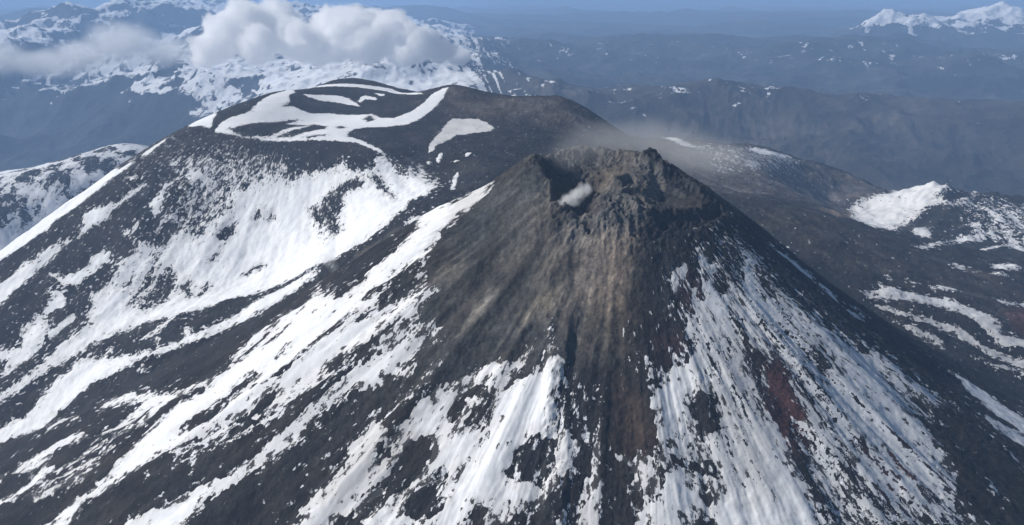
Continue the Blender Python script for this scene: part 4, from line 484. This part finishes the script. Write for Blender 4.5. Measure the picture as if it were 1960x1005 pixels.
# --- colours
col = np.empty((len(X), 3)); col[:] = (.0235, .0222, .0225)
col[hill] = np.where(left[:, None] > .5, (.022, .026, .028), (.034, .037, .037))
col[hill] *= np.exp(.6 * fbm(xf / 700, yf / 700, 4, 251, .6))[:, None]
reddish = hill.copy(); reddish[hill] = (rf < 7000) & (left < .5)
col[reddish] *= np.array((1.2, 1.0, .92))
for surf, soft, rgb, k, poly in TINT:
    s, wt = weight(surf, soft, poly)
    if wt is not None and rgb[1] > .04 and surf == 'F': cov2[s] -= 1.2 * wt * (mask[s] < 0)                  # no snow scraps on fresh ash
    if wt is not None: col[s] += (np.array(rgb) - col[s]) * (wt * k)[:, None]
tone = .45 * fbm(xn / 170, yn / 170, 3, 259, .6) * sstep(rcn, 150, 450) + np.where(cs, sstep(rcn, 120, 420) * .6 * fbm(tcn * 36, rcn / 70, 3, 261) + .5 * fbm(xn / 45, yn / 45, 4, 266, .6), fbm(xn / 60, yn / 60, 4, 271, .6))
col[near] *= np.exp(.55 * tone + .25 * rub)[:, None] * (1 + .09 * fbm(xn / 80, yn / 80, 2, 276)[:, None] * np.array((1, .1, -1)))
ash = sstep(col[near].mean(1), .035, .07) * cs
chute = np.tanh(2.2 * fbm(tcn * 30 + .25 * blk, rcn / 260, 4, 262, .62))
col[near] *= np.exp(.24 * ash * chute)[:, None]
col = np.clip(col, .008, 1)
dirt = np.zeros_like(X)
for surf, soft, k, poly in DIRT:
    s, wt = weight(surf, soft, poly)
    if wt is not None: dirt[s] = np.maximum(dirt[s], wt * k)
dirt[near] = np.clip(dirt[near] + .10 * np.clip(fbm(tcn * 30, rcn / 120, 3, 281), 0, 1) * cs, 0, 1)

# ---------------------------------------------------------------- split the sheet into ground and snow along the map outline
cov2[hill] = np.clip(mask[hill], -1, 1); cov2[flat] = np.clip(mask[flat], -1, 1)
rockish = np.clip(-mask[near] * 1.6, 0, 1)                                                     # bare rock stands rough and proud of the snow
Z[near] += rockish * (.9 * np.abs(blk) + .55 * rub + .5 * np.abs(fbm(xn / 15, yn / 15, 3, 291, .6)))
fu = np.where(coneside, tc * 300, to * 620); fv = np.where(coneside, rc * .42, ro * .6)
fu[hill] = xf; fv[hill] = yf
D = np.c_[X, Y, Z, mask, col, dirt, patch, cov2, fu, fv]
idx = np.arange(NROW * NCOL).reshape(NROW, NCOL)
qa = idx[:-1, :-1].ravel(); qb = idx[:-1, 1:].ravel(); qc = idx[1:, 1:].ravel(); qd = idx[1:, :-1].ravel()
tris = np.r_[np.c_[qa, qb, qc], np.c_[qa, qc, qd]]
# zones: which landform a triangle belongs to
zone = np.zeros(len(X), np.int8)
Lx = (~coneside) & near
zone[Lx & (X < 320)] = 1
zone[Lx & (X >= 320)] = 2
zone[Lx & (X > 980) & (Y > 2380)] = 3
zone[flat] = 4
zone[hill & (A_ < -0.02) & (R < 15500)] = 5
zone[hill & (A_ >= -0.02) & (R < 7600)] = 6
zone[hill & (A_ >= -0.02) & (R >= 7600) & (R < 11500)] = 7
zone[hill & (R >= np.where(A_ < -0.02, 15500, 11500))] = 8
for q, (px_, py_, h_, wd_) in enumerate(PEAKS): zone[hill & (np.hypot(X - px_, Y - py_) < wd_ * 1.9)] = 9 + q
tz = zone[tris[:, 0]]

def clip(tri, side):
    """keep the part of each triangle where side*mask > 0; returns vertex data and triangles"""
    m = D[tri, 3] * side > 0; cnt = m.sum(1)
    full = tri[cnt == 3]; out = [full]; extra = []; base = len(D)
    def cut(i, j):
        a, b = D[i], D[j]; t = (a[:, 3] / (a[:, 3] - b[:, 3]))[:, None]
        v = a + (b - a) * t; v[:, 3] = 0; return v
    for want in (1, 2):
        sel = cnt == want; t = tri[sel]; mm = m[sel]
        if len(t) == 0: continue
        lone = np.argmax(mm if want == 1 else ~mm, 1); rows = np.arange(len(t))
        i = t[rows, lone]; j = t[rows, (lone + 1) % 3]; k = t[rows, (lone + 2) % 3]
        v1 = cut(i, j); v2 = cut(i, k); n = len(t)
        i1 = base + np.arange(n); i2 = i1 + n; base += 2 * n; extra += [v1, v2]
        if want == 1: out.append(np.c_[i, i1, i2])
        else: out += [np.c_[i1, j, k], np.c_[i1, k, i2]]
    T = np.concatenate(out); V = np.concatenate([D] + extra)
    u, inv = np.unique(T, return_inverse=True)
    return V[u], inv.reshape(-1, 3)
def sheet(name, V, T, mat, snow=False):
    co = V[:, :3].copy()
    if snow: co[:, 2] += np.clip(V[:, 3], 0, 1) * np.where(np.hypot(co[:, 0], co[:, 1]) > 3600, 3.0, 0.5)     # snow has depth, tapering to its edge
    me = bpy.data.meshes.new(name)
    me.vertices.add(len(co)); me.vertices.foreach_set('co', co.ravel().astype(np.float32))
    me.loops.add(T.size); me.loops.foreach_set('vertex_index', T.ravel().astype(np.int32))
    me.polygons.add(len(T)); me.polygons.foreach_set('loop_start', np.arange(0, T.size, 3, dtype=np.int32))
    me.polygons.foreach_set('use_smooth', np.ones(len(T), bool))
    at = me.attributes.new('tint', 'FLOAT_COLOR', 'POINT')
    c4 = np.c_[V[:, 4:7], V[:, 9]] if not snow else np.c_[V[:, 7], V[:, 9], V[:, 9], V[:, 9]]
    at.data.foreach_set('color', c4.ravel().astype(np.float32))
    af_ = me.attributes.new('fall', 'FLOAT_VECTOR', 'POINT'); af_.data.foreach_set('vector', np.c_[V[:, 10:12], V[:, 2] * .3].ravel().astype(np.float32))
    me.update(); me.validate(); me.materials.append(mat)
    ob = bpy.data.objects.new(name, me); scene.collection.objects.link(ob); return ob

# ---------------------------------------------------------------- materials
def nodes(name):
    m = bpy.data.materials.new(name); m.use_nodes = True; nt = m.node_tree; nt.nodes.clear(); return m, nt, nt.nodes.new, nt.links.new
def mix_col(nt, N, L, fac, a, b, mode='MIX'):
    n = N('ShaderNodeMix'); n.data_type = 'RGBA'; n.blend_type = mode
    for s, v in ((n.inputs[0], fac), (n.inputs[6], a), (n.inputs[7], b)):
        if hasattr(v, 'is_output'): L(v, s)
        else: s.default_value = v
    return n.outputs[2]
def noise(nt, N, L, scale, detail=4, rough=.55, coord=None):
    n = N('ShaderNodeTexNoise'); n.inputs['Scale'].default_value = scale; n.inputs['Detail'].default_value = detail; n.inputs['Roughness'].default_value = rough
    if coord is None:
        g = N('ShaderNodeNewGeometry'); coord = g.outputs['Position']
    L(coord, n.inputs['Vector']); return n.outputs[0]
def ramp(nt, N, L, x, a, b):
    n = N('ShaderNodeMapRange'); n.inputs[1].default_value = a; n.inputs[2].default_value = b; n.clamp = True; L(x, n.inputs[0]); return n.outputs[0]
def rock_material(name, grain, bump_d, fleck=0.0, hold=.105):
    m, nt, N, L = nodes(name); at = N('ShaderNodeAttribute'); at.attribute_name = 'tint'
    n1_ = noise(nt, N, L, grain, 6, .62); n2_ = noise(nt, N, L, grain * .14, 4)
    f1 = ramp(nt, N, L, n1_, .3, .7); c1 = mix_col(nt, N, L, f1, (.62, .62, .62, 1), (1.42, 1.4, 1.36, 1))
    f2 = ramp(nt, N, L, n2_, .3, .7); c2 = mix_col(nt, N, L, f2, (.8, .8, .82, 1), (1.22, 1.2, 1.16, 1))
    c3 = mix_col(nt, N, L, 1.0, at.outputs['Color'], c1, 'MULTIPLY'); c4 = mix_col(nt, N, L, 1.0, c3, c2, 'MULTIPLY')
    if fleck:                                            # scraps of snow, thicker towards the snow edge
        fa = N('ShaderNodeAttribute'); fa.attribute_name = 'fall'; n3 = noise(nt, N, L, fleck, 7, .70, fa.outputs['Vector'])
        a_ = N('ShaderNodeMath'); a_.operation = 'MULTIPLY_ADD'; L(at.outputs['Alpha'], a_.inputs[0]); a_.inputs[1].default_value = hold; L(n3, a_.inputs[2])
        f3 = ramp(nt, N, L, a_.outputs[0], .548, .580); c4 = mix_col(nt, N, L, f3, c4, (.70, .71, .74, 1))
    b = N('ShaderNodeBump'); b.inputs['Distance'].default_value = bump_d; L(n1_, b.inputs['Height'])
    sm = N('ShaderNodeMapRange'); sm.inputs[1].default_value = .03; sm.inputs[2].default_value = .09; sm.inputs[3].default_value = .8; sm.inputs[4].default_value = .3     # loose ash is smoother than lava
    L(at.outputs['Fac'], sm.inputs[0]); L(sm.outputs[0], b.inputs['Strength'])
    s = N('ShaderNodeBsdfPrincipled'); s.inputs['Roughness'].default_value = .95; s.inputs['Specular IOR Level'].default_value = .15
    L(c4, s.inputs['Base Color']); L(b.outputs[0], s.inputs['Normal'])
    o = N('ShaderNodeOutputMaterial'); L(s.outputs[0], o.inputs[0]); return m
def snow_material(name, grain, bump_d, speck=.72):
    m, nt, N, L = nodes(name); at = N('ShaderNodeAttribute'); at.attribute_name = 'tint'
    n1_ = noise(nt, N, L, grain, 5, .6); n2_ = noise(nt, N, L, grain * .1, 4)
    base = mix_col(nt, N, L, ramp(nt, N, L, n2_, .3, .7), (.74, .76, .79, 1), (.85, .855, .86, 1))
    sx = N('ShaderNodeSeparateColor'); L(at.outputs['Color'], sx.inputs[0])
    fa = N('ShaderNodeAttribute'); fa.attribute_name = 'fall'; n3 = noise(nt, N, L, speck, 7, .70, fa.outputs['Vector']); a_ = N('ShaderNodeMath'); a_.operation = 'MULTIPLY_ADD'; L(at.outputs['Alpha'], a_.inputs[0]); a_.inputs[1].default_value = -.17; L(n3, a_.inputs[2])
    dust = mix_col(nt, N, L, sx.outputs[0], base, (.27, .245, .215, 1))
    thin = N('ShaderNodeMapRange'); thin.inputs[1].default_value = .85; thin.inputs[2].default_value = -.1; thin.inputs[3].default_value = 0; thin.inputs[4].default_value = .5; L(at.outputs['Alpha'], thin.inputs[0])
    dust = mix_col(nt, N, L, thin.outputs[0], dust, (.44, .43, .42, 1))          # thin, dirty margins
    c_ = mix_col(nt, N, L, ramp(nt, N, L, a_.outputs[0], .515, .545), dust, (.05, .048, .047, 1))
    b = N('ShaderNodeBump'); b.inputs['Strength'].default_value = .5; b.inputs['Distance'].default_value = bump_d; L(n1_, b.inputs['Height'])
    s = N('ShaderNodeBsdfPrincipled'); s.inputs['Roughness'].default_value = .85; s.inputs['Specular IOR Level'].default_value = .2
    L(c_, s.inputs['Base Color']); L(b.outputs[0], s.inputs['Normal'])
    o = N('ShaderNodeOutputMaterial'); L(s.outputs[0], o.inputs[0]); return m
M_ROCK = rock_material('lava_rock', .30, 2.2, .16); M_FAR = rock_material('far_rock', .006, 60, .012, .19)
M_SNOW = snow_material('snow', .30, .4, .16); M_SNOWFAR = snow_material('far_snow', .01, 25, .012)

def tag(o, label, cat, group=None, kind=None):
    o['label'] = label; o['category'] = cat
    if group: o['group'] = group
    if kind: o['kind'] = kind
    return o
ZONES = [('volcano', 'dark ash covered volcano cone with smoking crater in the foreground', 'volcano', 'streaks of snow running down the smoking foreground cone'),
         ('volcano', 'broad older volcano with flat snow streaked summit behind the smoking cone', 'volcano', 'speckled snow on the face of the broad older volcano'),
         ('lava_slope', 'dark lava slope dropping away behind the right side of the cone', 'slope', 'long snow stripes on the dark slope right of the cone'),
         ('hill', 'low hill with a white sunlit side at the right edge', 'hill', 'sunlit snow on the low hill at the right edge'),
         ('terrain', 'low snow speckled shelf at the far left foot of the older volcano', 'ground', 'broken snow on the low shelf at the far left'),
         ('mountains', 'high snowy mountain range under the clouds at upper left', 'mountains', 'snow on the mountain range under the clouds'),
         ('hills', 'brown cliff edged plateau hazy behind the cone at right', 'hills', 'thin snow on the rim of the hazy plateau'),
         ('hills', 'dark blue hazy ridge behind the cliff edged plateau', 'hills', 'thin snow on the dark blue hazy ridge'),
         ('hills', 'faint blue hill country reaching to the horizon', 'hills', 'faint snow on the farthest hill country'),
         ('mountain', 'far white cone shaped peak on the horizon at right', 'mountain', 'snow of the far white cone shaped peak'),
         ('mountain', 'far broad white massif on the horizon at the right edge', 'mountain', 'snow of the far broad white massif')]
NAMED = {}
for k, (surf, val, soft, nm, poly) in enumerate(SNOW):
    if nm: NAMED[k + 1] = nm
PLABEL = {'crescent': 'large white snow crescent curving across the older summit', 'comma': 'greyish comma shaped snow patch on the dark scree slope',
          'backline': 'thin curved snow line along the back rim of the older summit', 'inner': 'long tapering snow patch inside the older summit hollow',
          'hook': 'small hook shaped snow patch right of the tapering one', 'chip': 'tiny snow chip between the back rim line and the hook',
          'shoulder': 'small snow triangle on the left shoulder of the older summit'}
CRATER_PARTS = [('vent', 'dark vent pit under the steam', VENT), ('ash_shelf', 'smooth brown ash shelf at the right of the crater', SMOOTH[0]), ('crater_crest', 'black jagged crest on the right crater rim', CREST),
                ('crater', 'broken crater bowl with lumpy brown lava', BOWL)]
def part_of(T0):
    cx = X[T0].mean(1); cy = Y[T0].mean(1); pid = np.zeros(len(T0), int); s = np.where(np.hypot(cx - CONE[0], cy - CONE[1]) < 220)[0]
    for k in range(len(CRATER_PARTS) - 1, -1, -1):
        d_ = inside_dist(cx[s], cy[s], CRATER_PARTS[k][2]); pid[s[d_ > 0]] = k + 1
    return pid
FLANKS = ['streaks of snow running down the left flank of the smoking cone', 'bright snowfield with dark islands below the brown ash fan', 'bluish streaky snow on the right flank of the smoking cone']
for z, (nm, lab, cat, slab) in enumerate(ZONES):
    T0 = tris[tz == z]
    if len(T0) == 0: continue
    far = z >= 5
    if z == 0:                                   # the smoking cone and the parts of its crater
        pz = part_of(T0); V, T = clip(T0[pz == 0], -1); o = sheet(nm, V, T, M_ROCK); tag(o, lab, cat)
        for k, (pn_, pl_, _) in enumerate(CRATER_PARTS):
            V, T = clip(T0[pz == k + 1], -1)
            if len(T): q_ = sheet(pn_, V, T, M_ROCK); q_.parent = o; q_['label'] = pl_
        cx = X[T0[:, 0]]; cy = Y[T0[:, 0]]; th = np.degrees(np.arctan2(cy - CONE[1], cx - CONE[0])) % 360
        fl_ = np.where((th > 247) & (th < 273), 1, np.where((th >= 90) & (th <= 247), 0, 2))
        for k in range(3):
            V, T = clip(T0[fl_ == k], 1)
            if len(T): tag(sheet('snow', V, T, M_SNOW, True), FLANKS[k], 'snow', None, 'stuff')
        continue
    V, T = clip(T0, -1)
    o = sheet(nm, V, T, M_FAR if far else M_ROCK); tag(o, lab, cat, None, None if z == 1 else 'structure')
    pid = patch[T0].max(1) if z == 1 else np.zeros(len(T0), int)
    V, T = clip(T0[pid == 0], 1)
    if len(T): tag(sheet('snow', V, T, M_SNOWFAR if far else M_SNOW, True), slab, 'snow', None, 'stuff')
    if z == 1:
        fl_i = 0
        for p, pn_ in NAMED.items():
            if not (pid == p).any(): continue
            V, T = clip(T0[pid == p], 1)
            if len(T) == 0: continue
            o = sheet('snow_patch', V, T, M_SNOW, True)
            if pn_ == 'fleck':
                lab_ = ['larger of the two small snow flecks under the comma shaped patch', 'tiny round snow fleck just below the tip of the comma shaped patch', 'small snow fleck farthest right on the dark scree',
                        'thin flat snow sliver on the dark scree below the comma patch', 'short upright snow streak beside the rim of the front cone'][fl_i]; fl_i += 1
            else: lab_ = PLABEL[pn_]
            tag(o, lab_, 'snow patch', 'snow patches on the older summit')
# ---------------------------------------------------------------- clouds, steam and dust: bodies of mist shaped from overlapping puffs
def mist(name, puffs, density, color, grain, rough, label, cat, anis=0.0, absorb=(0, 0, 0), edge=(.25, .75), pad=1.25, group=None, voxel=None, billow=1.0):
    """puffs: (x, y, z, radius, squash) in world metres"""
    c0 = np.mean([p[:3] for p in puffs], 0)
    import bmesh
    bm = bmesh.new()
    for x, y, z, r, q in puffs:
        g = bmesh.ops.create_icosphere(bm, subdivisions=2, radius=r * pad)
        for v in g['verts']: v.co.z *= q; v.co += Vector((x - c0[0], y - c0[1], z - c0[2]))
    me = bpy.data.meshes.new(name); bm.to_mesh(me); bm.free()
    ob = bpy.data.objects.new(name, me); scene.collection.objects.link(ob)
    rm = ob.modifiers.new('skin', 'REMESH'); rm.mode = 'VOXEL'; rm.voxel_size = voxel or max(p[3] for p in puffs) * .14
    dg = bpy.context.evaluated_depsgraph_get(); me2 = bpy.data.meshes.new_from_object(ob.evaluated_get(dg)); ob.modifiers.clear(); ob.data = me2; bpy.data.meshes.remove(me); me2.name = name
    ob.location = c0
    m, nt, N, L = nodes(name + '_air')
    tc_ = N('ShaderNodeTexCoord'); P = tc_.outputs['Object']
    def math_(op, a, b=None, c=None):
        n = N('ShaderNodeMath'); n.operation = op
        for s, v in zip(n.inputs, (a, b, c)):
            if v is None: continue
            if hasattr(v, 'is_output'): L(v, s)
            else: s.default_value = v
        return n.outputs[0]
    tot = None
    for x, y, z, r, q in puffs:
        a = N('ShaderNodeVectorMath'); a.operation = 'SUBTRACT'; L(P, a.inputs[0]); a.inputs[1].default_value = (x - c0[0], y - c0[1], z - c0[2])
        s = N('ShaderNodeVectorMath'); s.operation = 'MULTIPLY'; L(a.outputs[0], s.inputs[0]); s.inputs[1].default_value = (1 / (r * pad), 1 / (r * pad), 1 / (r * q * pad))
        l = N('ShaderNodeVectorMath'); l.operation = 'LENGTH'; L(s.outputs[0], l.inputs[0])
        f = math_('SUBTRACT', 1.0, l.outputs['Value'])
        f = math_('MAXIMUM', f, 0.0)
        tot = f if tot is None else math_('SMOOTH_MAX', tot, f, .12)
    nz = N('ShaderNodeTexNoise'); nz.inputs['Scale'].default_value = grain; nz.inputs['Detail'].default_value = 8; nz.inputs['Roughness'].default_value = .6; L(P, nz.inputs['Vector'])
    nn = math_('SUBTRACT', nz.outputs[0], .5); nn = math_('MULTIPLY', nn, rough)
    n2 = N('ShaderNodeTexNoise'); n2.inputs['Scale'].default_value = grain * 4.5; n2.inputs['Detail'].default_value = 5; n2.inputs['Roughness'].default_value = .65; L(P, n2.inputs['Vector'])
    nn = math_('MULTIPLY_ADD', math_('SUBTRACT', n2.outputs[0], .5), rough * .40, nn)
    for k_, g_ in ((.30, .55), (.17, 1.25)):                                     # billows
        vo = N('ShaderNodeTexVoronoi'); vo.inputs['Scale'].default_value = grain * 2.2 * g_; L(P, vo.inputs['Vector'])
        bl = math_('SUBTRACT', .45, vo.outputs['Distance']); bl = math_('MULTIPLY', bl, k_ * billow); nn = math_('ADD', nn, bl)
    # fade to nothing at the skin whatever the noise does
    body = math_('ADD', tot, nn); mr = N('ShaderNodeMapRange'); mr.interpolation_type = 'SMOOTHSTEP'; mr.inputs[1].default_value = edge[0]; mr.inputs[2].default_value = edge[1]; L(body, mr.inputs[0])
    skin = N('ShaderNodeMapRange'); skin.inputs[1].default_value = 0; skin.inputs[2].default_value = .12; L(tot, skin.inputs[0])
    dn = math_('MULTIPLY', mr.outputs[0], skin.outputs[0]); dn = math_('MULTIPLY', dn, density)
    v = N('ShaderNodeVolumePrincipled'); v.inputs['Color'].default_value = (*color, 1); v.inputs['Anisotropy'].default_value = anis; L(dn, v.inputs['Density'])
    o = N('ShaderNodeOutputMaterial'); L(v.outputs[0], o.inputs['Volume']); me2.materials.clear(); me2.materials.append(m)
    tag(ob, label, cat, group); return ob
from mathutils import Vector
scene.cycles.volume_step_rate = 0.22; scene.cycles.volume_max_steps = 256
mist('cloud', CLOUD_A, .028, (.9995, .9995, .9995), 1 / 190, 1.25, 'long white cumulus cloud above the snowy range', 'cloud', edge=(.25, .36))
mist('cloud', CLOUD_B, .0060, (.995, .995, .997), 1 / 380, .9, 'thin misty cloud hanging on the snowy range at upper left', 'cloud', billow=.5)
mist('steam', STEAM, .13, (.995, .995, .995), 1 / 10, 1.4, 'small white puff of steam rising from the crater vent', 'steam', edge=(.15, .8), billow=.4)
mist('dust_plume', PLUME, .0046, (.86, .84, .81), 1 / 60, .7, 'thin brownish dust drifting right from the crater', 'dust plume', edge=(.02, .85), billow=.4)
mist('dust_wisp', WISP, .03, (.93, .92, .9), 1 / 14, 1.2, 'small pale wisp of dust on the snow gully left of the cone', 'dust', edge=(.05, .9), billow=.5)

# ---------------------------------------------------------------- the air itself
hz = bpy.data.meshes.new('haze'); lo = float(Z.min()) - 1.0; hi = max(CAM_Z + 12, float(Z.max()) + 12, max(p[2] + p[3] * p[4] * 1.3 for p in CLOUD_A + CLOUD_B) + 12)
hv = [(x, y, z) for x in (-135000, 135000) for y in (-4000, 125000) for z in (lo, hi)]
hz.from_pydata(hv, [], [(0, 1, 3, 2), (4, 6, 7, 5), (0, 4, 5, 1), (2, 3, 7, 6), (0, 2, 6, 4), (1, 5, 7, 3)]); hz.update()
ho = bpy.data.objects.new('haze', hz); scene.collection.objects.link(ho)
ho['kind'] = 'stuff'; ho['label'] = 'blue haze over the whole country'; ho['category'] = 'haze'
m, nt, N, L = nodes('haze_air'); v = N('ShaderNodeVolumePrincipled'); v.inputs['Color'].default_value = (.40, .62, .98, 1); v.inputs['Density'].default_value = 7.8e-5
o = N('ShaderNodeOutputMaterial'); L(v.outputs[0], o.inputs['Volume']); hz.materials.append(m)
